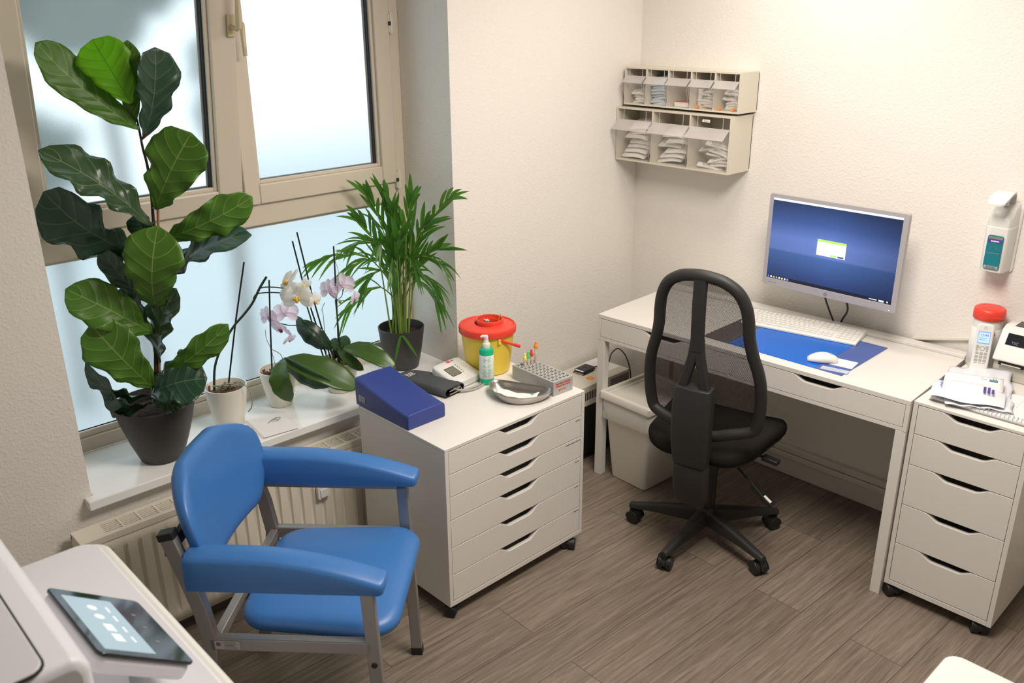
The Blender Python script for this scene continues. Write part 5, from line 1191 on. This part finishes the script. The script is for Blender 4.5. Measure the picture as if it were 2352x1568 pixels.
for k_, dy_ in ((3, -.040), (3, .040)):
    yc = UBL[1]-uw-(uc+uw)*k_-uc/2+dy_
    t = thing('upright_tube_pack', 'upright clear pack at the %s side of the fourth upper bin' % ('right' if dy_ < 0 else 'left'), 'packet', (UBL[0]+.05, yc, UBL[2]+uw)); obj('pack_body', MB().box(-.012, .012, -.007, .007, 0, .078), 'packet', t, bevel=.002); obj('pack_edge', MB().box(-.0125, -.0115, .005*(-1 if dy_ < 0 else 1)-.002, .005*(-1 if dy_ < 0 else 1)+.002, .004, .074), 'packblue', t)
for k_, dy_ in ((3, .028), (4, .036), (4, -.03)):
    yc = UBL[1]-uw-(uc+uw)*k_-uc/2+dy_
    t = thing('orange_cap', 'orange cap lying at the bottom of the %s' % {(3, .028): 'fourth upper bin', (4, .036): 'fifth upper bin, left', (4, -.03): 'fifth upper bin, right'}[(k_, dy_)], 'cap', (UBL[0]+.012, yc, UBL[2]+uw+.008)); obj('cap_shell', MB().add(*cyl((-.010, 0, 0), (.006, 0, 0), .0075)), 'orange', t, smooth=40)

# ============================================================ RIGHT END OF THE WALL
dp = thing('soap_dispenser', 'white wall-mounted elbow-lever disinfectant dispenser with a teal label window', 'dispenser', (0, -1.650, 1.105), rz=0)
obj('wall_plate', MB().prism(rrect(-.048, .046, -.005, .225, .012), -.010, -.0005, 'x'), 'plast', dp, bevel=.002)
def body(z, d, w): return [(-.010 if abs(a) == 1 else -.010-d*f, a*w, z) for a, f in ((-1, 0), (-1, .0), (-.97, .82), (-.80, .96), (-.4, 1), (.4, 1), (.80, .96), (.97, .82), (1, 0), (1, 0))]
obj('housing', MB().rings([body(0, .060, .036), body(.004, .074, .040), (body(.160, .078, .0415)), body(.1605, .074, .0395), body(.164, .074, .0395), body(.190, .072, .0395), body(.222, .050, .039), body(.236, .020, .036), body(.238, .004, .034)]), 'plast', dp, bevel=.002)
lb = obj('label_window', MB().prism(rrect(-.027, .025, .014, .134, .008), -.0895, -.0865, 'x'), 'gum', dp, bevel=.001)
obj('label_band', MB().box(-.0902, -.0896, -.024, .022, .108, .120), 'printblue', lb); obj('label_cap', MB().box(-.0902, -.0896, -.024, .022, .121, .130), 'mid', lb)
mb = MB(); rnd = random.Random(6); words(mb, rnd, -.012, .014, .1115, .005, -.0906, -.0902, 'x', .0005, .002, .004); obj('label_letters', mb, 'paper', lb)
obj('barcode', MB().box(-.0902, -.0896, -.024, .022, .017, .027), 'grey', lb); mb = MB()
for k in range(9): mb.box(-.0906, -.0902, -.018+.0036*k, -.0165+.0036*k+.0006*(k % 3), .018, .026)
obj('barcode_bars', mb, 'print', lb)
obj('hands_mark', MB().tube([(-.090, .010, .085), (-.090, .007, .096), (-.090, .002, .097), (-.090, 0, .088), (-.090, -.003, .097), (-.090, -.008, .095), (-.090, -.010, .084)], .0008, 5).box(-.0902, -.0896, -.020, .020, .070, .0725), 'mid', lb)
obj('elbow_lever', MB().tube([(-.025, 0, .230), (-.030, 0, .262), (-.050, 0, .278), (-.085, 0, .276), (-.125, 0, .262), (-.148, 0, .250)], 0, sq=(.0045, .030), upv=(0, 0, 1)) if 0 else MB().rings([[(x, s*w, z+dz) for s, dz in ((-1, 0), (1, 0), (1, .007), (-1, .007))] for x, z, w in ((-.022, .225, .022), (-.030, .262, .024), (-.050, .276, .027), (-.085, .274, .030), (-.125, .262, .031), (-.150, .250, .028), (-.158, .246, .015))]), 'plast', dp, bevel=.003)
obj('pump_stem', MB().lathe([(.010, .232), (.010, .262)], (-.05, 0), 14), 'plast', dp, smooth=40)
# cable duct on the wall
struct('trim_2', MB().prism([(1.400, .772), (1.60, .822), (1.60, .834), (1.400, .784)] and [(-1.400, .770), (-1.62, .826), (-1.62, .838), (-1.400, .782)], -.016, -.0005, 'x'), 'skirt', bevel=.002)

Z5 = .7610
cn = thing('wipes_canister', 'tall white wipes canister with a red lid against the wall', 'canister', (-.071, -1.672, Z5))
obj('canister_body', MB().lathe([(.046, 0), (.0478, .004), (.0485, .150), (.0475, .162), (.0465, .185)], seg=44), 'plast', cn, smooth=40)
lb = obj('paper_band', MB().lathe([(.0484, .02), (.0490, .0205), (.0494, .148), (.0486, .149)], seg=44, caps=(False, False)), 'paper', cn, smooth=60)
mb = MB()
for zz, a0, a1 in ((.148, -2.55, -2.40), (.1455, -2.40, -2.25)):
    pass
rr_ = .0500; mb.tube([(rr_*math.cos(a), rr_*math.sin(a), z) for a, z in ((-2.50, .132), (-2.36, .150), (-2.22, .132))], .0010, 5).tube([(rr_*math.cos(a), rr_*math.sin(a), z) for a, z in ((-2.45, .130), (-2.36, .142), (-2.27, .130))], .0008, 5)
obj('red_mark', mb, 'printred', lb)
obj('lid', MB().lathe([(.0505, .180), (.0520, .182), (.0522, .206), (.0500, .216), (.045, .220), (.034, .221), (.033, .220), (.01, .221)], seg=44), 'red', cn, smooth=45); obj('lid_tab', MB().at((0, 0, 0), -2.36).box(.0505, .0545, -.011, .011, .192, .198), 'red', cn, bevel=.001)
# cordless phone in its cradle
ph = thing('cordless_phone', 'white cordless phone with a lit blue display standing in its charger', 'phone', (-.172, -1.700, Z5), rz=math.radians(-162))
obj('charger', MB().rings([[(x*f+dx_, y*f, z) for x, y in rrect(-.034, .034, -.035, .035, .010, 4)] for f, z, dx_ in ((.98, 0, 0), (1, .003, 0), (.96, .018, 0), (.80, .030, -.004), (.78, .052, -.010))]), 'plast', ph, bevel=.001)
TL = math.radians(-12)
hs = MB().prism(rrect(-.0235, .0235, .0, .150, .010), -.010, .010, 'x'); hm = Matrix.Translation((.012, 0, .012)) @ Matrix.Rotation(TL, 4, 'Y') @ Matrix.Scale(1.16, 4); hs.v = [tuple(hm @ Vector(v)) for v in hs.v]
hp = obj('handset', hs, 'plast', ph, bevel=.004)
def onface(y0, y1, z0, z1, t0=.0098, t1=.0106, mb=None):
    mb = mb or MB(); b = MB().box(t0, t1, y0, y1, z0, z1); mb.add([tuple(hm @ Vector(v)) for v in b.v], b.f); return mb
obj('display', onface(-.0165, .0165, .090, .128), emit('phone_display', (.28, .42, 1.0), 1.0), hp); obj('display_area', onface(-.0145, .0145, .094, .124, .0104, .0109), emit('phone_display_pale', (.55, .75, 1.0), 1.0), hp)
letters('clock_digits', '13:44', .0105, hm @ frame_m((.0112, 0, .116), (0, 1, 0), (0, 0, 1)), 'printblue', hp, .0002)
obj('display_lines', onface(-.012, .010, .106, .1075, .0107, .0112, onface(-.012, .006, .101, .1025, .0107, .0112)), 'printteal', hp)
mb = MB()
for r_ in range(5):
    for c_ in (-1, 0, 1): onface(c_*.0115-.0042, c_*.0115+.0042, .016+.0105*r_, .0225+.0105*r_, .0098, .0112, mb)
for c_ in (-1, 1): onface(c_*.0125-.004, c_*.0125+.004, .0765, .085, .0098, .0110, mb); onface(c_*.0135-.0028, c_*.0135+.0028, .068, .075, .0098, .0110, mb)
obj('keypad', mb, 'grey', hp)
obj('dial_ring', MB().tube([tuple(hm @ Vector((.0106, .0062*math.cos(k*PI/10), .0765+.0062*math.sin(k*PI/10)))) for k in range(20)], .0011, 6, closed=True).tube([tuple(hm @ Vector((.0104, .0035*math.cos(k*PI/10), .138+.0035*math.sin(k*PI/10)))) for k in range(20)], .0006, 6, closed=True), 'silver', hp, smooth=60)
# label printer
pr5 = thing('label_printer', 'small cream label printer with black control panel at the right edge', 'printer', (-.165, -1.738, Z5), rz=0)
W_ = .135
obj('lower_body', MB().prism([(.012, 0), (.158, 0), (.158, .085), (.012, .085)], -W_, 0, 'y'), 'beige', pr5, bevel=.004)
obj('upper_cover', MB().prism([(-.004, .073), (.0, .068), (.16, .075), (.160, .165), (.145, .176), (.075, .178), (.050, .168), (.020, .120)], -W_-.002, .002, 'y'), 'plast', pr5, bevel=.004)
d1 = Vector((.030, 0, .048)).normalized()
def slope(u0, u1, y0, y1, off=.001, th=.0012):   # panel on the sloping front between (.020,.120) and (.050,.168)
    a = Vector((.020, 0, .120)); n = Vector((-.048, 0, .030)).normalized(); P = [a+d1*u+n*o for u in (u0, u1) for o in (off, off+th)]
    return MB().add([(P[0].x,y0,P[0].z),(P[0].x,y1,P[0].z),(P[2].x,y1,P[2].z),(P[2].x,y0,P[2].z),(P[1].x,y0,P[1].z),(P[1].x,y1,P[1].z),(P[3].x,y1,P[3].z),(P[3].x,y0,P[3].z)], [(0,3,2,1),(4,5,6,7),(0,1,5,4),(1,2,6,5),(2,3,7,6),(3,0,4,7)])
cp = obj('control_panel', slope(.004, .046, -.100, -.022), 'glassblk', pr5, bevel=.002)
n_ = Vector((-.048, 0, .030)).normalized(); c0 = Vector((.020, -.052, .120))+d1*.013+n_*.0026
letters('maker_letters', 'TSC', .013, frame_m(c0, (0, -1, 0), d1), mat('dim_blue_grey_lettering', (.12, .15, .22), .4), cp, .0002)
obj('status_light', MB().ball(tuple(Vector((.020, -.086, .120))+d1*.032+n_*.0022), (.0025, .0025, .0025), 8, 6), emit('amber_led', (1, .8, .2), 2), cp)
obj('feed_button', MB().tube([tuple(Vector((.020, -.086, .120))+d1*(.022+.0045*math.sin(a))+Vector((0, .0045*math.cos(a), 0))+n_*.0024) for a in [k*PI/8 for k in range(16)]], .0010, 6, closed=True), 'grey', cp, smooth=60)
obj('lid_window', slope(.060, .095, -.13, -.035, -.002) if 0 else MB().box(.075, .140, -.13, -.028, .1765, .1795), 'glassblk', pr5, bevel=.001)
obj('paper_slot', MB().box(-.003, .0135, -.100, -.020, .056, .066), 'dark', pr5); obj('tear_bar', MB().box(-.0045, .010, -.092, -.030, .058, .062), 'plast2', pr5)
obj('hinge_button', MB().box(.03, .055, .0018, .006, .080, .095), 'printteal', pr5, bevel=.001)
# spiral notebook
nb = thing('spiral_notebook', 'open spiral-bound squared notebook under the parcels on the narrow drawer unit', 'notebook', (-.505, -1.672, Z5), rz=.018)
obj('paper_block', MB().box(.006, .215, -.296, 0, .002, .011), 'paper', nb, bevel=.0008); obj('cover', MB().box(0, .217, -.298, .001, 0, .002), 'mid', nb)
mb = MB()
for k in range(22): y = -.020-.0122*k; mb.tube([(.014+.008*math.cos(a), y, .010+.009*math.sin(a)) for a in [2*PI*q/10 for q in range(10)]], .0011, 5, closed=True)
obj('spiral_wire', mb, 'grey', nb, smooth=60)
mb = MB()
for k in range(13): mb.box(.03+.0135*k, .0304+.0135*k, -.288, -.150, .0111, .0114)
mb.box(.03, .205, -.2300, -.2295, .0111, .0114); obj('ruled_lines', mb, 'grey', nb)
# big mailer
ml = thing('mailing_bag', 'large crumpled white plastic mailing bag on the spiral notebook', 'parcel', (-.335, -1.765, Z5+.0128), rz=.35)
def mailp(u, v):
    x = -.17+.34*u; y = -.098+.196*v; z = .004+.012*math.sin(PI*u)*math.sin(PI*v)+.003*math.sin(13*u+5*v)+.002*math.sin(23*v-7*u)+.030*max(0, u-.75)*4*(.2+.8*(1-v))*.6
    return (x, y+.004*math.sin(17*u), z)
obj('bag_top', MB().grid(mailp, 26, 18), 'poly', ml, smooth=180, solid=.001)
obj('bag_bottom', MB().grid(lambda u, v: (mailp(u, v)[0], mailp(u, v)[1], .001+max(0, mailp(u, v)[2]-.02)*.9*(u > .8)), 26, 18), 'poly', ml, smooth=180)
# letter between bag and packet
le = thing('stamped_letter', 'white letter with a small blue stamp on top of the mailing bag', 'letter', (-.362, -1.752, Z5+.046), rz=.30)
obj('envelope', MB().grid(lambda u, v: (-.055+.11*u, -.088+.176*v, .002*math.sin(PI*u)*math.sin(6*v)+.006*(1-v)*u), 8, 8), 'paper', le, smooth=180, solid=.001)
obj('stamp', MB().box(.012, .030, -.070, -.045, .0065, .0070), mat('blue_green_stamp', (.08, .22, .30), .5), le); obj('postmark', MB().box(.034, .050, -.066, -.063, .0065, .007).box(.034, .052, -.058, -.055, .0065, .007).tube([(.030+.008*math.cos(a), -.028+.008*math.sin(a), .0065) for a in [k*PI/8 for k in range(14)]], .0006, 5), 'grey', le)
# small plastic packet with violet lettering
pk = thing('plastic_parcel', 'small plump white plastic parcel with violet print at the notebook edge', 'parcel', (-.437, -1.762, Z5+.028), rz=.30)
rg = []
for k in range(13):
    u = k/12; y = -.110+.215*u; th = .019*math.sin(PI*(.03+.94*u))**.42; w_ = .058*(.90+.12*math.sin(PI*u)); rg.append([(-w_-.012, y, .0+.003*math.sin(9*u)), (-w_*.85, y, th*1.25), (-w_*.3, y, th*1.6), (w_*.4, y, th*1.6), (w_*.9, y, th*1.2), (w_+.006, y, .002), (w_*.8, y, -.004), (-w_*.8, y, -.004)])
obj('parcel_wrap', MB().rings(rg), 'poly', pk, smooth=60)
mb = MB(); rnd = random.Random(13)
for x_, ln in ((-.030, .040), (-.010, .040), (.010, .040)):
    pass
for q, ya in enumerate((-.052, -.064, -.076)):
    x_ = -.040
    while x_ < .012-.018*(q == 2): mb.box(x_, x_+.0060, ya, ya+.0075, .0308, .0316); x_ += .0075
obj('violet_print', mb, 'printblue', pk)
mb = MB()
for q in range(7): mb.box(-.038+.008*q, -.033+.008*q, .074+.003*(q % 2), .079+.003*(q % 2), .0285, .0293)
obj('blue_print', mb, 'matblue', pk)

# ============================================================ FOREGROUND LEFT: office machine with touch panel
mf = thing('multifunction_printer', 'large white office machine with a tilted touch screen in the lower left foreground', 'printer', (-3.15, -1.30, 0))
MO = (-3.15, -1.30, 0)
obj('lower_body', MB().prism(rrect(-3.55, -2.864, -1.72, -.905, .045, 6), .0, .905), 'device', mf, bevel=.012, shift=MO)
obj('shelf_top', MB().prism(rrect(-3.55, -2.881, -1.72, -.905, .04, 6), .900, .950), 'device', mf, bevel=.004, shift=MO)
obj('edge_trim', MB().prism(rrect(-3.54, -2.862, -1.722, -.903, .046, 6), .902, .946), 'plast', mf, bevel=.012, shift=MO)
ub = [( -3.56, .9505), (-3.103, .9505), (-3.103, 1.225), (-3.110, 1.243), (-3.125, 1.250), (-3.56, 1.250)]
obj('upper_body', MB().prism(ub, -1.665, -1.00, 'y'), 'device', mf, bevel=.014, shift=MO)
obj('lid_panel', MB().prism(rrect(-3.555, -3.152, -1.66, -1.01, .02, 4), 1.2495, 1.253), 'device', mf, bevel=.0015, shift=MO)
obj('lid_seam', MB().prism(rrect(-3.56, -3.149, -1.664, -1.006, .022, 4), 1.2490, 1.2512), 'black', mf, shift=MO)
# touch panel: corners TL(-3.05,-1.248,1.1) TR(-2.915,-1.247,1.0) BL(-3.056,-1.473,1.1)
ex = Vector((0.02, -1, 0)).normalized(); ey = Vector((-.135, 0, .10)).normalized(); ey = (ey-ex*ey.dot(ex)).normalized(); ez = ex.cross(ey)
if ez.z < 0: ez = -ez
tm = Matrix((ex, ey, ez)).transposed().to_4x4(); tm.translation = Vector((-2.983, -1.360, 1.050))-Vector(MO)
def tpan(pts, z0, z1): b = MB().prism(pts, z0, z1); b.v = [tuple(tm @ Vector(v)) for v in b.v]; return b
obj('panel_casing', tpan(rrect(-.112, .112, -.084, .084, .018, 5), -.034, -.006), 'device', mf, bevel=.008)
tg = obj('touch_panel', tpan(rrect(-.1125, .1125, -.0845, .0845, .012, 5), -.0058, .0), 'glassblk', mf, bevel=.002)
dsp = obj('panel_display', tpan(rrect(-.088, .096, -.020, .068, .002, 2), -.001, .0004), emit('panel_display_light', (.36, .46, .50), 1.0), tg)
mb = MB()
for q, x_ in enumerate((-.052, -.020, .018, .052)):
    c_ = MB().lathe([(.0085, .0004), (.0085, .0008)], (x_, .028), 18) if q < 2 else MB().box(x_-.012, x_+.012, .018, .034, .0004, .0008); mb.add([tuple(tm @ Vector(v)) for v in c_.v], c_.f)
    c_ = MB().box(x_-.008, x_+.010, -.002, .002, .0004, .0008); mb.add([tuple(tm @ Vector(v)) for v in c_.v], c_.f)
obj('panel_icons', mb, emit('panel_icon_light', (.80, .84, .78), 1.0), dsp)
mb = MB()
for x_ in (-.045, .0, .05): c_ = MB().lathe([(.004, .0001), (.004, .0004)], (x_, -.045), 14); mb.add([tuple(tm @ Vector(v)) for v in c_.v], c_.f)
obj('panel_keys', mb, 'mid', tg)
obj('panel_arm', MB().box(-3.10, -3.00, -1.42, -1.30, .9505, 1.045), 'device', mf, bevel=.006, shift=MO)
# foreground right: corner of a white table
tb = thing('side_table', 'white side table, only its rounded corner in view at the lower right', 'table', (-1.72, -2.42, 0))
obj('table_top', MB().prism(rrect(-.25, .24, -.25, .267, .035, 6), .565, .600), 'white', tb, bevel=.006)
for x in (-.22, .21):
    for y in (-.22, .23): obj('leg', MB().add(*cyl((x*.92, y*.92, .565), (x*.98, y*.98, 0), .014)), 'edge', tb, smooth=40)
